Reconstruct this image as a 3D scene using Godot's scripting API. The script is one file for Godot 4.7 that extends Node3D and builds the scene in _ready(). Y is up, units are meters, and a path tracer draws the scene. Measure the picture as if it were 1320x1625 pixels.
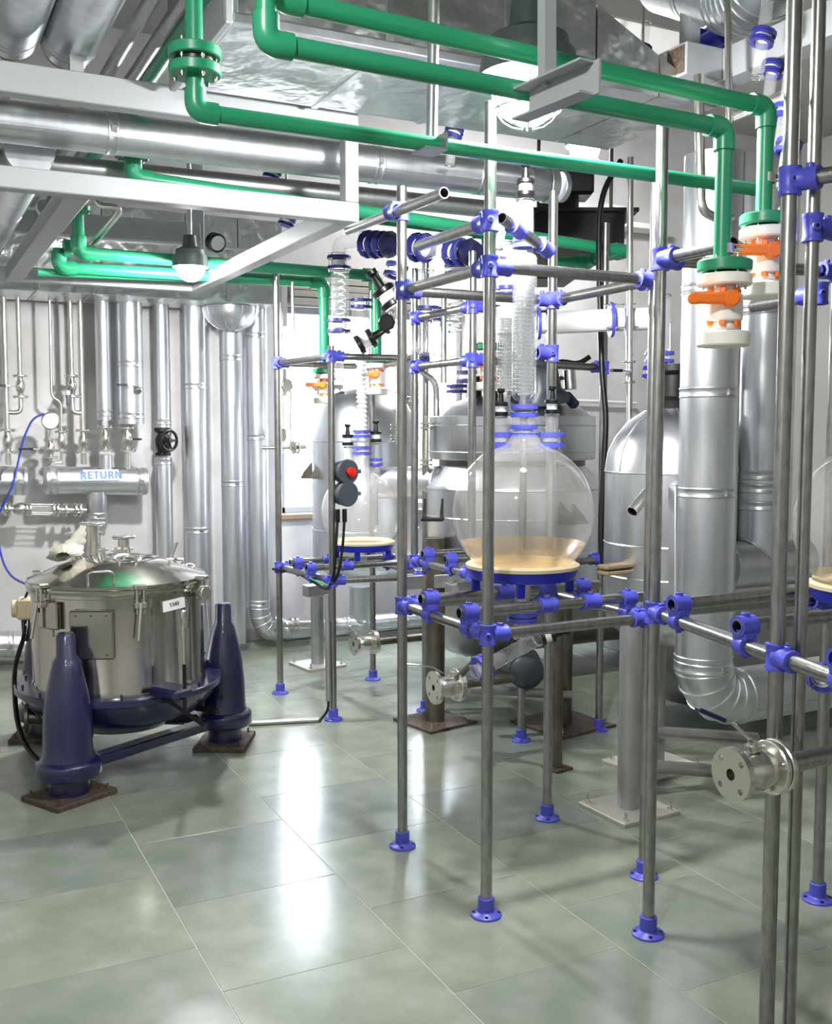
extends Node3D
# A solvent recovery room of a chemical works: glass rigs on tube frames, clad vessels, a basket centrifuge and pipe racks.
# Room axes: -z runs to the wall with the pipe headers, +x to the right along it. Metres.

class Shape:
	var v := PackedVector3Array()
	var n := PackedVector3Array()
	var ix := PackedInt32Array()
	func tri(a: Vector3, b: Vector3, c: Vector3, na: Vector3, nb: Vector3, nc: Vector3) -> void:
		var k := v.size()
		var g := (b - a).cross(c - a)
		if g.length_squared() < 1e-16: return
		v.append(a); v.append(b); v.append(c)
		n.append(na); n.append(nb); n.append(nc)
		ix.append(k)
		if g.dot(na + nb + nc) > 0.0:
			ix.append(k + 2); ix.append(k + 1)
		else:
			ix.append(k + 1); ix.append(k + 2)
	func quad(a: Vector3, b: Vector3, c: Vector3, d: Vector3, na: Vector3, nb: Vector3, nc: Vector3, nd: Vector3) -> void:
		tri(a, b, c, na, nb, nc)
		tri(a, c, d, na, nc, nd)
	func mesh() -> ArrayMesh:
		var a := []
		a.resize(Mesh.ARRAY_MAX)
		a[Mesh.ARRAY_VERTEX] = v; a[Mesh.ARRAY_NORMAL] = n; a[Mesh.ARRAY_INDEX] = ix
		var m := ArrayMesh.new()
		m.add_surface_from_arrays(Mesh.PRIMITIVE_TRIANGLES, a)
		return m

var M := {}
var used := {}
var cache := {}

# ---------------------------------------------------------------- shapes
func S() -> Shape: return Shape.new()

func along(at: Vector3, dir: Vector3) -> Transform3D:   # a frame whose y runs along dir
	var y := dir.normalized()
	var h := Vector3(0, 0, 1) if absf(y.y) > 0.9 else Vector3.UP
	var x := h.cross(y).normalized()
	return Transform3D(Basis(x, y, x.cross(y)), at)

func turned(at: Vector3, deg: float) -> Transform3D: return Transform3D(Basis(Vector3.UP, deg_to_rad(deg)), at)

func lathe(s: Shape, prof: Array, t: Transform3D, seg := 24) -> Shape:
	var norms := []
	for i in prof.size() - 1:
		var d: Vector2 = prof[i + 1] - prof[i]
		norms.append(Vector2(d.y, -d.x).normalized())
	for i in norms.size():
		var n0: Vector2 = norms[i]
		var n1: Vector2 = norms[i]
		if i > 0 and norms[i].dot(norms[i - 1]) > 0.72: n0 = (norms[i] + norms[i - 1]).normalized()
		if i < norms.size() - 1 and norms[i].dot(norms[i + 1]) > 0.72: n1 = (norms[i] + norms[i + 1]).normalized()
		var p: Vector2 = prof[i]
		var q: Vector2 = prof[i + 1]
		for k in seg:
			var a := TAU * k / seg
			var b := TAU * (k + 1) / seg
			var ca := Vector3(cos(a), 0, sin(a))
			var cb := Vector3(cos(b), 0, sin(b))
			var up := Vector3.UP
			var bs := t.basis
			s.quad(t * (ca * p.x + up * p.y), t * (cb * p.x + up * p.y), t * (cb * q.x + up * q.y), t * (ca * q.x + up * q.y),
				(bs * (ca * n0.x + up * n0.y)).normalized(), (bs * (cb * n0.x + up * n0.y)).normalized(), (bs * (cb * n1.x + up * n1.y)).normalized(), (bs * (ca * n1.x + up * n1.y)).normalized())
	return s

func tube(s: Shape, pts: Array, r: float, seg := 14, caps := true) -> Shape:
	var rings := []
	var dirs := []
	var x := Vector3.ZERO
	for i in pts.size():
		var d: Vector3 = (pts[mini(i + 1, pts.size() - 1)] - pts[maxi(i - 1, 0)])
		if i > 0 and i < pts.size() - 1: d = (pts[i + 1] - pts[i]).normalized() + (pts[i] - pts[i - 1]).normalized()
		d = d.normalized()
		if i == 0:
			x = along(Vector3.ZERO, d).basis.x
		else:
			x = (x - d * x.dot(d)).normalized()
		var y := d.cross(x)
		var ring := []
		for k in seg:
			var a := TAU * k / seg
			ring.append(x * cos(a) + y * sin(a))
		rings.append(ring); dirs.append(d)
	for i in pts.size() - 1:
		for k in seg:
			var j := (k + 1) % seg
			s.quad(pts[i] + rings[i][k] * r, pts[i] + rings[i][j] * r, pts[i + 1] + rings[i + 1][j] * r, pts[i + 1] + rings[i + 1][k] * r, rings[i][k], rings[i][j], rings[i + 1][j], rings[i + 1][k])
	if caps:
		for e in [0, pts.size() - 1]:
			var nn: Vector3 = -dirs[0] if e == 0 else dirs[e]
			for k in seg: s.tri(pts[e], pts[e] + rings[e][k] * r, pts[e] + rings[e][(k + 1) % seg] * r, nn, nn, nn)
	return s

func fillet(pts: Array, rad: float, n := 6) -> Array:    # rounds the corners of a polyline
	var out := [pts[0]]
	for i in range(1, pts.size() - 1):
		var a: Vector3 = (pts[i - 1] - pts[i])
		var b: Vector3 = (pts[i + 1] - pts[i])
		var cut := minf(rad, minf(a.length(), b.length()) * 0.49)
		var p: Vector3 = pts[i] + a.normalized() * cut
		var q: Vector3 = pts[i] + b.normalized() * cut
		for k in n + 1:
			var f := float(k) / n
			out.append(p.lerp(pts[i], f).lerp((pts[i] as Vector3).lerp(q, f), f))
	out.append(pts[-1])
	return out

func cyl(s: Shape, a: Vector3, b: Vector3, r: float, seg := 18, bev := 0.0) -> Shape:
	var l := a.distance_to(b)
	var p := [Vector2(0, 0), Vector2(r - bev, 0), Vector2(r, bev), Vector2(r, l - bev), Vector2(r - bev, l), Vector2(0, l)] if bev > 0.0 else [Vector2(0, 0), Vector2(r, 0), Vector2(r, l), Vector2(0, l)]
	return lathe(s, p, along(a, b - a), seg)

func box(s: Shape, t: Transform3D, size: Vector3, bev := 0.0) -> Shape:
	var h := size / 2
	for ax in 3:
		for sg in [-1.0, 1.0]:
			var u := (ax + 1) % 3
			var w := (ax + 2) % 3
			var c := []
			for q in [[-1, -1], [1, -1], [1, 1], [-1, 1]]:
				var p := Vector3.ZERO
				p[ax] = sg * h[ax]; p[u] = q[0] * (h[u] - bev); p[w] = q[1] * (h[w] - bev)
				c.append(t * p)
			var nn := Vector3.ZERO
			nn[ax] = sg
			nn = (t.basis * nn).normalized()
			s.quad(c[0], c[1], c[2], c[3], nn, nn, nn, nn)
	if bev > 0.0:
		for ax in 3:
			var u := (ax + 1) % 3
			var w := (ax + 2) % 3
			for q in [[-1, -1], [1, -1], [1, 1], [-1, 1]]:
				var c := []
				for e in [[-1, 0], [1, 0], [1, 1], [-1, 1]]:
					var p := Vector3.ZERO
					p[ax] = e[0] * (h[ax] - bev)
					p[u] = q[0] * (h[u] - (bev if e[1] == 0 else 0.0))
					p[w] = q[1] * (h[w] - (0.0 if e[1] == 0 else bev))
					c.append(t * p)
				var nn := Vector3.ZERO
				nn[u] = q[0]; nn[w] = q[1]
				nn = (t.basis * nn).normalized()
				s.quad(c[0], c[1], c[2], c[3], nn, nn, nn, nn)
		for sx in [-1, 1]:
			for sy in [-1, 1]:
				for sz in [-1, 1]:
					var d := Vector3(sx, sy, sz)
					var nn := (t.basis * d).normalized()
					var a := h - Vector3(0, bev, bev)
					var b := h - Vector3(bev, 0, bev)
					var c := h - Vector3(bev, bev, 0)
					s.tri(t * (a * d), t * (b * d), t * (c * d), nn, nn, nn)
	return s

func bar(s: Shape, a: Vector3, b: Vector3, w: float, h: float, bev := 0.0) -> Shape:   # a box between two points, h upright
	var z := (b - a).normalized()
	var up := Vector3.UP if absf(z.y) < 0.95 else Vector3(0, 0, 1)
	var x := up.cross(z).normalized()
	return box(s, Transform3D(Basis(x, z.cross(x), z), (a + b) / 2), Vector3(w, h, a.distance_to(b)), bev)

func prism(s: Shape, poly: Array, t: Transform3D, depth: float) -> Shape:   # a convex outline in the frame's xy, centred on its z
	var c := Vector2.ZERO
	for p in poly: c += p
	c /= poly.size()
	for sg in [-1.0, 1.0]:
		var nn := (t.basis * Vector3(0, 0, sg)).normalized()
		for i in poly.size():
			var p: Vector2 = poly[i]
			var q: Vector2 = poly[(i + 1) % poly.size()]
			s.tri(t * Vector3(c.x, c.y, sg * depth / 2), t * Vector3(p.x, p.y, sg * depth / 2), t * Vector3(q.x, q.y, sg * depth / 2), nn, nn, nn)
	for i in poly.size():
		var p: Vector2 = poly[i]
		var q: Vector2 = poly[(i + 1) % poly.size()]
		var e := Vector2(q.y - p.y, p.x - q.x)
		if e.dot((p + q) / 2 - c) < 0: e = -e
		var nn := (t.basis * Vector3(e.x, e.y, 0)).normalized()
		s.quad(t * Vector3(p.x, p.y, -depth / 2), t * Vector3(q.x, q.y, -depth / 2), t * Vector3(q.x, q.y, depth / 2), t * Vector3(p.x, p.y, depth / 2), nn, nn, nn, nn)
	return s

func ring(s: Shape, t: Transform3D, big: float, small: float, seg := 28, round := 10) -> Shape:   # a torus about the frame's y
	var pts := []
	for k in round + 1:
		var a := TAU * k / round
		pts.append(Vector2(big + small * cos(a), small * sin(a)))
	return lathe(s, pts, t, seg)

func arc(cx: float, cy: float, r: float, a0: float, a1: float, n: int) -> Array:   # points of a profile, degrees, 0 = outwards, 90 = up
	var out := []
	for k in n + 1:
		var a := deg_to_rad(a0 + (a1 - a0) * k / n)
		out.append(Vector2(cx + r * cos(a), cy + r * sin(a)))
	return out

func helix(a: Vector3, b: Vector3, r: float, turns: int, n := 12) -> Array:
	var t := along(a, b - a)
	var l := a.distance_to(b)
	var out := []
	for k in turns * n + 1:
		var g := TAU * k / n
		out.append(t * Vector3(r * cos(g), l * k / (turns * n), r * sin(g)))
	return out

# ---------------------------------------------------------------- nodes
func numbered(called: String) -> String:
	used[called] = used.get(called, 0) + 1
	return called if used[called] == 1 else "%s_%03d" % [called, used[called] - 1]

func origin(p: Node) -> Vector3:
	var o := Vector3.ZERO
	while p != null and p != self:
		o += p.position
		p = p.get_parent()
	return o

func obj(called: String, s, m, parent: Node = self, t := Transform3D.IDENTITY) -> MeshInstance3D:   # one named mesh; shapes are given in room coordinates
	var o := MeshInstance3D.new()
	o.mesh = s.mesh() if s is Shape else s
	o.material_override = M[m] if m is String else m
	o.name = numbered(called) if parent == self else called
	parent.add_child(o, true)
	o.transform = Transform3D(t.basis, t.origin - origin(parent))
	return o

func thing(called: String, label: String, category: String, at: Vector3, group := "") -> Node3D:
	var o := Node3D.new()
	o.name = numbered(called)
	add_child(o)
	o.position = at
	return tag(o, label, category, group)

func tag(o: Node3D, label: String, category: String, group := "") -> Node3D:
	o.set_meta("label", label); o.set_meta("category", category)
	if group: o.set_meta("group", group)
	return o

func struct(called: String, s, m, parent: Node = self) -> MeshInstance3D:
	var o := obj(called, s, m, parent)
	if parent == self: o.set_meta("kind", "structure")
	return o

func kept(key: String, build: Callable) -> Mesh:     # meshes that many parts share
	if not cache.has(key): cache[key] = build.call().mesh()
	return cache[key]

# ---------------------------------------------------------------- materials
func grain(seed_: int, freq: float, octaves := 4, a := Color(0.3, 0.3, 0.3), b := Color.WHITE, size := 512, kind := FastNoiseLite.TYPE_SIMPLEX_SMOOTH) -> NoiseTexture2D:
	var f := FastNoiseLite.new()
	f.seed = seed_; f.frequency = freq; f.fractal_octaves = octaves; f.noise_type = kind
	var t := NoiseTexture2D.new()
	t.width = size; t.height = size; t.seamless = true; t.noise = f
	var g := Gradient.new()
	g.set_color(0, a); g.set_color(1, b)
	t.color_ramp = g
	return t

func mat(called: String, color: Color, rough: float, metal := 0.0) -> StandardMaterial3D:
	var m := StandardMaterial3D.new()
	m.resource_name = called; m.albedo_color = color; m.roughness = rough; m.metallic = metal
	M[called] = m
	return m

func tri_scale(m: StandardMaterial3D, k: Vector3) -> StandardMaterial3D:
	m.uv1_triplanar = true; m.uv1_world_triplanar = true; m.uv1_scale = k
	return m

func make_materials() -> void:
	var smear := grain(8, 0.02, 3, Color(0.84, 0.84, 0.84), Color.WHITE)
	var wear := grain(15, 0.012, 3, Color(0.9, 0.9, 0.9), Color.WHITE)
	var m := mat("aluminium", Color(0.90, 0.91, 0.93), 0.36, 1.0)       # sheet cladding, dented by hand
	m.roughness_texture = grain(3, 0.012, 2, Color(0.86, 0.86, 0.86), Color.WHITE)
	m.albedo_texture = wear; tri_scale(m, Vector3(2.2, 0.35, 2.2))
	m = mat("aluminium_foil", Color(0.86, 0.865, 0.87), 0.28, 1.0)         # loose duct sheet
	m.heightmap_enabled = true; m.heightmap_texture = grain(21, 0.007, 4, Color.BLACK, Color.WHITE); m.heightmap_scale = 1.6
	tri_scale(m, Vector3(1.0, 1.0, 1.0))
	m = mat("polished_steel", Color(0.74, 0.725, 0.69), 0.13, 1.0)
	m.roughness_texture = smear; tri_scale(m, Vector3(2, 0.4, 2))
	m = mat("tube_steel", Color(0.72, 0.72, 0.715), 0.28, 1.0)
	m.albedo_texture = grain(31, 0.03, 4, Color(0.80, 0.79, 0.77), Color.WHITE); tri_scale(m, Vector3(3, 0.8, 3))
	mat("fitting_steel", Color(0.86, 0.85, 0.82), 0.26, 1.0)
	m = mat("dull_steel", Color(0.50, 0.48, 0.45), 0.45, 0.8)
	m.albedo_texture = grain(37, 0.012, 4, Color(0.78, 0.75, 0.7), Color.WHITE); tri_scale(m, Vector3(2, 1, 2))
	m = mat("leg_steel", Color(0.70, 0.70, 0.70), 0.38, 0.8)
	m.albedo_texture = wear; tri_scale(m, Vector3(3, 1, 3))
	m = mat("rusty_plate", Color(0.40, 0.37, 0.34), 0.7, 0.2)
	m.albedo_texture = grain(41, 0.02, 5, Color(0.62, 0.5, 0.4), Color(1, 1, 1)); tri_scale(m, Vector3(4, 4, 4))
	mat("plate_steel", Color(0.70, 0.69, 0.66), 0.5, 0.4)
	mat("rack_grey", Color(0.62, 0.63, 0.64), 0.45, 0.2)
	mat("lamp_casting", Color(0.30, 0.33, 0.33), 0.45, 0.3)
	mat("rack_white", Color(0.85, 0.86, 0.87), 0.45)
	m = mat("green_plastic", Color(0.145, 0.53, 0.375), 0.33)
	m = mat("clamp_blue", Color(0.32, 0.335, 0.77), 0.4)
	m.albedo_texture = grain(51, 0.02, 4, Color(0.8, 0.8, 0.85), Color.WHITE); tri_scale(m, Vector3(6, 6, 6))
	mat("coupling_navy", Color(0.14, 0.15, 0.45), 0.4)
	mat("bright_blue", Color(0.09, 0.13, 0.62), 0.4)
	m = mat("navy_paint", Color(0.075, 0.075, 0.26), 0.22)
	m.clearcoat_enabled = true; m.clearcoat = 0.8; m.clearcoat_roughness = 0.08
	m.heightmap_enabled = true; m.heightmap_texture = grain(61, 0.06, 3, Color.BLACK, Color.WHITE); m.heightmap_scale = 0.16; tri_scale(m, Vector3(5, 5, 5))
	mat("white_plastic", Color(0.93, 0.92, 0.88), 0.42)
	mat("orange_plastic", Color(0.94, 0.46, 0.13), 0.4)
	mat("black_plastic", Color(0.025, 0.025, 0.03), 0.35)
	mat("black_paint", Color(0.02, 0.021, 0.025), 0.5)
	mat("grey_plastic", Color(0.24, 0.27, 0.30), 0.45)
	mat("red_plastic", Color(0.8, 0.07, 0.04), 0.35)
	mat("white_ptfe", Color(0.93, 0.93, 0.92), 0.5)
	mat("cream_rubber", Color(0.86, 0.80, 0.66), 0.6)
	mat("blue_hose", Color(0.08, 0.2, 0.62), 0.4)
	mat("green_wire", Color(0.25, 0.65, 0.4), 0.5)
	mat("lever_blue", Color(0.06, 0.06, 0.22), 0.4)
	mat("label_white", Color(0.92, 0.92, 0.92), 0.6)
	mat("label_blue", Color(0.36, 0.48, 0.86), 0.6)
	mat("label_pale", Color(0.74, 0.80, 0.92), 0.6)
	mat("ink", Color(0.25, 0.25, 0.3), 0.7)
	mat("rag", Color(0.88, 0.87, 0.82), 0.8)
	mat("mineral_wool", Color(0.55, 0.45, 0.2), 0.95)
	mat("board_grey", Color(0.60, 0.58, 0.56), 0.7)
	mat("timber", Color(0.52, 0.44, 0.34), 0.75)
	m = mat("glass", Color(1, 1, 1, 0.09), 0.03)
	m.transparency = BaseMaterial3D.TRANSPARENCY_ALPHA
	m = mat("hazy_glass", Color(1, 1, 1, 0.17), 0.05)
	m.transparency = BaseMaterial3D.TRANSPARENCY_ALPHA
	m = mat("pane", Color(0.95, 0.98, 1.0, 0.04), 0.02)
	m.transparency = BaseMaterial3D.TRANSPARENCY_ALPHA
	m = mat("solid_glass", Color(0.97, 0.985, 0.98, 0.0), 0.02)
	m.refraction_enabled = true; m.refraction_scale = 0.047
	m = mat("residue", Color(0.86, 0.72, 0.47, 0.36), 0.2)
	m.transparency = BaseMaterial3D.TRANSPARENCY_ALPHA
	m = mat("lamp_glow", Color.WHITE, 0.5)
	m.emission_enabled = true; m.emission = Color(1, 1, 1); m.emission_energy_multiplier = 30.0
	m = mat("wall_paint", Color(0.78, 0.775, 0.78), 0.62)
	m.albedo_texture = grain(71, 0.006, 4, Color(0.9, 0.89, 0.88), Color.WHITE); tri_scale(m, Vector3(0.6, 0.6, 0.6))
	m = mat("ceiling_paint", Color(0.60, 0.60, 0.59), 0.9)
	mat("side_paint", Color(0.74, 0.74, 0.73), 0.7)
	mat("beam_white", Color(0.86, 0.86, 0.85), 0.6)
	m = mat("joint_filler", Color(0.72, 0.74, 0.70), 0.6)
	var stone := grain(81, 0.005, 6, Color(0.86, 0.88, 0.85), Color(1, 1, 1), 1024)
	var gloss := grain(87, 0.01, 5, Color(0.75, 0.75, 0.75), Color.WHITE)
	var wave := grain(91, 0.01, 3, Color.BLACK, Color.WHITE)
	var tones := [Color(0.55, 0.572, 0.525), Color(0.53, 0.553, 0.51), Color(0.575, 0.598, 0.548), Color(0.545, 0.56, 0.51), Color(0.515, 0.54, 0.51)]
	for k in tones.size():
		m = mat("stone_%d" % k, tones[k], 0.22)
		m.albedo_texture = stone; m.roughness_texture = gloss
		m.heightmap_enabled = true; m.heightmap_texture = wave; m.heightmap_scale = 0.03
		tri_scale(m, Vector3(0.9, 0.9, 0.9))
		m.uv1_offset = Vector3(k * 0.37, k * 0.21, k * 0.53)

# ---------------------------------------------------------------- fittings
func bolt_mesh() -> Mesh: return kept("bolt", func(): return lathe(lathe(S(), [Vector2(0, -0.5), Vector2(0.5, -0.5), Vector2(0.5, 0.5), Vector2(0, 0.5)], Transform3D.IDENTITY, 8), [Vector2(1.0, -0.45), Vector2(1.0, -0.1), Vector2(0, -0.1)], Transform3D.IDENTITY, 6))

func bolts(parent: Node, at: Vector3, dir: Vector3, circle: float, count: int, r: float, length: float, m = "fitting_steel", turn := 0.4) -> void:
	var t := along(at, dir)
	for k in count:
		var a := TAU * k / count + turn
		obj("bolt", bolt_mesh(), m, parent, Transform3D(t.basis.scaled_local(Vector3(r, length, r)), t * Vector3(circle * cos(a), 0, circle * sin(a))))

func flange(parent: Node, at: Vector3, dir: Vector3, r: float, thick: float, m = "fitting_steel", holes := 0, called := "flange", bore := 0.0) -> MeshInstance3D:
	var t := along(at, dir)
	var b := minf(0.003, thick * 0.25)
	var h := thick / 2
	var o := obj(called, lathe(S(), [Vector2(bore, -h), Vector2(r - b, -h), Vector2(r, -h + b), Vector2(r, h - b), Vector2(r - b, h), Vector2(bore, h), Vector2(bore, -h)], t, 28), m, parent)
	if holes > 0: bolts(o, at, dir, r * 0.76, holes, r * 0.085, thick * 1.9)
	return o

func drilled_flange(parent: Node3D, at: Vector3, dir: Vector3, r: float, thick: float, bore: float, hole: float) -> void:   # a bare flange with its bore and four bolt holes cut through
	var c := CSGCylinder3D.new()
	c.name = "flange"; c.radius = r; c.height = thick; c.sides = 48; c.material = M["fitting_steel"]
	parent.add_child(c, true)
	c.transform = along(at - origin(parent), dir)
	for k in 5:
		var h := CSGCylinder3D.new()
		h.name = "hole"; h.operation = CSGShape3D.OPERATION_SUBTRACTION; h.sides = 20; h.height = thick * 2.0
		h.radius = bore if k == 4 else hole; h.material = M["fitting_steel"]
		c.add_child(h, true)
		var g := TAU * k / 4 + 0.78
		if k < 4: h.position = Vector3(cos(g) * r * 0.72, 0, sin(g) * r * 0.72)

func lever(parent: Node, at: Vector3, dir: Vector3, length: float, sleeve, up := Vector3.UP) -> void:   # a flat valve lever with a plastic sleeve
	var h := obj("lever", bar(bar(S(), at, at + up * 0.03 + dir * length * 0.3, 0.016, 0.005), at + up * 0.03 + dir * length * 0.28, at + up * 0.034 + dir * length, 0.018, 0.006), "fitting_steel", parent)
	if sleeve: obj("sleeve", bar(S(), at + up * 0.032 + dir * length * 0.5, at + up * 0.0345 + dir * length * 1.04, 0.026, 0.014, 0.004), sleeve, h)

func ball_valve(label: String, at: Vector3, dir: Vector3, r: float, length: float, lever_dir: Vector3, sleeve = "lever_blue", group := "", lever_len := 0.12) -> Node3D:
	var d := dir.normalized()
	var t := thing("ball_valve", label, "valve", at, group)
	for s in [-1.0, 1.0]:
		flange(t, at + d * s * length / 2, d, r, r * 0.28, "fitting_steel", 4)
	var f := along(at - d * length / 2, d)
	var b := r * 0.55
	obj("body", lathe(S(), [Vector2(b * 0.7, 0), Vector2(b * 0.7, length * 0.2), Vector2(b, length * 0.3), Vector2(b * 1.15, length * 0.5), Vector2(b, length * 0.7), Vector2(b * 0.7, length * 0.8), Vector2(b * 0.7, length)], f, 16), "fitting_steel", t)
	if lever_dir != Vector3.ZERO:
		var side := Vector3.UP if absf(d.y) < 0.5 else Vector3(-0.45, 0, 0.89)
		obj("stem", cyl(S(), at, at + side * r * 1.0, r * 0.2, 10), "fitting_steel", t)
		lever(t, at + side * r * 0.95, lever_dir.normalized(), lever_len, sleeve, side)
	return t

func plastic_valve(label: String, top: Vector3, r: float, handle: Vector3) -> Node3D:   # white plastic flanged valve with an orange lever
	var t := thing("plastic_ball_valve", label, "valve", top - Vector3(0, r * 3.1, 0), "white plastic valves with orange levers")
	var u := r / 0.07
	var f := func(y0: float, y1: float, rr: float): return lathe(S(), [Vector2(0, y0), Vector2(rr - 0.004 * u, y0), Vector2(rr, y0 + 0.004 * u), Vector2(rr, y1 - 0.004 * u), Vector2(rr - 0.004 * u, y1), Vector2(0, y1)], Transform3D(Basis.IDENTITY, top), 32)
	var g := obj("green_flange", f.call(-0.030 * u, 0.0, r), "green_plastic", t)
	bolts(g, top - Vector3(0, 0.033 * u, 0), Vector3.DOWN, r * 0.76, 6, 0.006 * u, 0.085 * u)
	obj("gasket", f.call(-0.037 * u, -0.030 * u, r * 0.7), "black_plastic", t)
	obj("flange", f.call(-0.066 * u, -0.037 * u, r), "white_plastic", t)
	obj("neck", f.call(-0.18 * u, -0.066 * u, r * 0.45), "white_plastic", t)
	obj("body", f.call(-0.158 * u, -0.086 * u, r * 0.68), "white_plastic", t)
	for y in [-0.080, -0.163]:
		for k in 6:
			var a := TAU * k / 6 + 0.3
			obj("union_lug", box(S(), Transform3D(Basis(Vector3.UP, -a), top + Vector3(cos(a) * r * 0.56, y * u, sin(a) * r * 0.56)), Vector3(0.012, 0.016, 0.016) * u, 0.003 * u), "orange_plastic", t)
	obj("lower_flange", f.call(-0.222 * u, -0.184 * u, r * 0.97), "white_plastic", t)
	var h := handle.normalized()
	var c := top - Vector3(0, 0.105 * u, 0)
	var hub := -h.cross(Vector3.UP) if h.cross(Vector3.UP).dot(Vector3(-0.45, 0, 0.89)) < 0 else h.cross(Vector3.UP)
	var s := cyl(S(), c + hub * r * 0.4, c + hub * r * 1.1, 0.021 * u, 16, 0.004 * u)
	bar(s, c + hub * r * 0.95, c + hub * r * 0.95 + h * 0.098 * u, 0.018 * u, 0.030 * u, 0.006 * u)
	cyl(s, c + hub * r * 0.82 + h * 0.098 * u, c + hub * r * 1.08 + h * 0.098 * u, 0.0148 * u, 14, 0.003 * u)
	obj("lever", s, "orange_plastic", t)
	return t

func gate_wheel(parent: Node, at: Vector3, dir: Vector3, r: float, m) -> void:
	var t := along(at, dir)
	var s := ring(S(), t, r, r * 0.15, 20, 8)
	for k in 5:
		var a := TAU * k / 5
		tube(s, [at, t * Vector3(cos(a) * r, 0, sin(a) * r)], r * 0.11, 8)
	cyl(s, at - dir * r * 0.3, at + dir * r * 0.3, r * 0.25, 10)
	obj("handwheel", s, m, parent)

func bands(parent: Node, pts: Array, r: float, places: Array, wide := 0.03) -> void:   # beaded straps round a clad pipe, at distances along it
	for w in places:
		var left: float = w
		for i in pts.size() - 1:
			var l: float = pts[i].distance_to(pts[i + 1])
			if left <= l or i == pts.size() - 2:
				var t := along(pts[i] + (pts[i + 1] - pts[i]).normalized() * left, pts[i + 1] - pts[i])
				var b := 0.0035
				obj("strap", lathe(S(), [Vector2(r, -wide / 2 - 0.008), Vector2(r + b, -wide / 2 - 0.004), Vector2(r + b, -wide / 2), Vector2(r + 0.0012, -wide / 2 + 0.003), Vector2(r + 0.0012, wide / 2 - 0.003), Vector2(r + b, wide / 2), Vector2(r + b, wide / 2 + 0.004), Vector2(r, wide / 2 + 0.008)], t, 28), "aluminium", parent)
				var face := t.basis.inverse() * Vector3(0.05, 0.0, 1.0)
				face.y = 0.0
				face = (t.basis * face).normalized()
				if r > 0.05: obj("strap_clip", box(S(), Transform3D(Basis(t.basis.y.cross(face), t.basis.y, face), t.origin + face * (r + 0.003)), Vector3(0.03, wide * 0.8, 0.008), 0.002), "fitting_steel", parent)
				break
			left -= l

func clad_pipe(label: String, pts: Array, r: float, places := [], bend := 0.0, steps := 5, called := "clad_pipe", group := "") -> Node3D:
	var t := thing(called, label, "pipe", pts[0] if pts[0].y < pts[-1].y else pts[-1], group)
	var path: Array = fillet(pts, bend, steps) if bend > 0.0 else pts
	obj("cladding", tube(S(), path, r, 32), "aluminium", t)
	if bend > 0.0 and pts.size() > 2:    # the gores of a lobster-back elbow
		var k := 1
		for c in range(1, pts.size() - 1):
			for i in steps + 1:
				var p: Vector3 = path[k + i]
				var d: Vector3 = (path[mini(k + i + 1, path.size() - 1)] - path[k + i - 1])
				obj("gore_bead", ring(S(), along(p, d), r + 0.001, 0.004, 28, 6), "aluminium", t)
			k += steps + 1
	bands(t, pts, r, places)
	for i in pts.size() - 1:                # the lap where the sheet closes
		var d: Vector3 = pts[i + 1] - pts[i]
		var cut := d.normalized() * (bend + 0.01)
		if d.length() > 0.6 and r > 0.07:
			var f := Vector3(0.55, -0.3, 0.8)
			f = (f - d.normalized() * f.dot(d.normalized())).normalized()
			obj("lap_seam", bar(S(), pts[i] + f * r + (cut if i > 0 else Vector3.ZERO), pts[i + 1] + f * r - (cut if i < pts.size() - 2 else Vector3.ZERO), 0.010, 0.006), "aluminium", t)
	return t

func steel_pipe(label: String, pts: Array, r: float, bend := 0.0, m = "fitting_steel", called := "steel_pipe", category := "pipe", group := "") -> Node3D:
	var t := thing(called, label, category, pts[0] if pts[0].y < pts[-1].y else pts[-1], group)
	obj("pipe_run", tube(S(), fillet(pts, bend, 6) if bend > 0.0 else pts, r, 14), m, t)
	return t

func elbow_sleeve(parent: Node, p: Vector3, a: Vector3, b: Vector3, r: float) -> void:   # a socket elbow of fusion-welded plastic pipe
	obj("elbow", tube(S(), fillet([p + a * r * 2.6, p, p + b * r * 2.6], r * 1.5, 6), r * 1.27, 18), "green_plastic", parent)

func green_pipe(label: String, pts: Array, r: float, group := "green plastic pipes") -> Node3D:
	var t := thing("green_pipe", label, "pipe", pts[0] if pts[0].y < pts[-1].y else pts[-1], group)
	for i in pts.size() - 1:
		obj("pipe_run", cyl(S(), pts[i], pts[i + 1], r, 22), "green_plastic", t)
	for i in range(1, pts.size() - 1):
		elbow_sleeve(t, pts[i], (pts[i - 1] - pts[i]).normalized(), (pts[i + 1] - pts[i]).normalized(), r)
	return t

# the tube frames
const TR := 0.0195

func upright(rig: Node, x: float, z: float, y0: float, y1: float, r := TR) -> void:
	obj("upright", cyl(S(), Vector3(x, maxf(y0, 0.0), z), Vector3(x, y1, z), r, 20, 0.002), "tube_steel", rig)
	if y0 <= 0.0:
		var o := obj("floor_flange", lathe(S(), [Vector2(0, 0), Vector2(0.053, 0), Vector2(0.053, 0.006), Vector2(0.049, 0.010), Vector2(0.033, 0.013), Vector2(0.028, 0.018), Vector2(0.028, 0.062), Vector2(0.026, 0.064), Vector2(0.019, 0.064)], Transform3D(Basis.IDENTITY, Vector3(x, 0, z)), 28), "clamp_blue", rig)
		for k in 4:
			var a := TAU * k / 4 + 0.5
			obj("screw", kept("screw", func(): return lathe(S(), [Vector2(0.006, 0.0), Vector2(0.006, 0.003), Vector2(0.0, 0.003)], Transform3D.IDENTITY, 8)), "black_plastic", o, Transform3D(Basis.IDENTITY, Vector3(x + 0.043 * cos(a), 0.0105, z + 0.043 * sin(a))))

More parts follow.
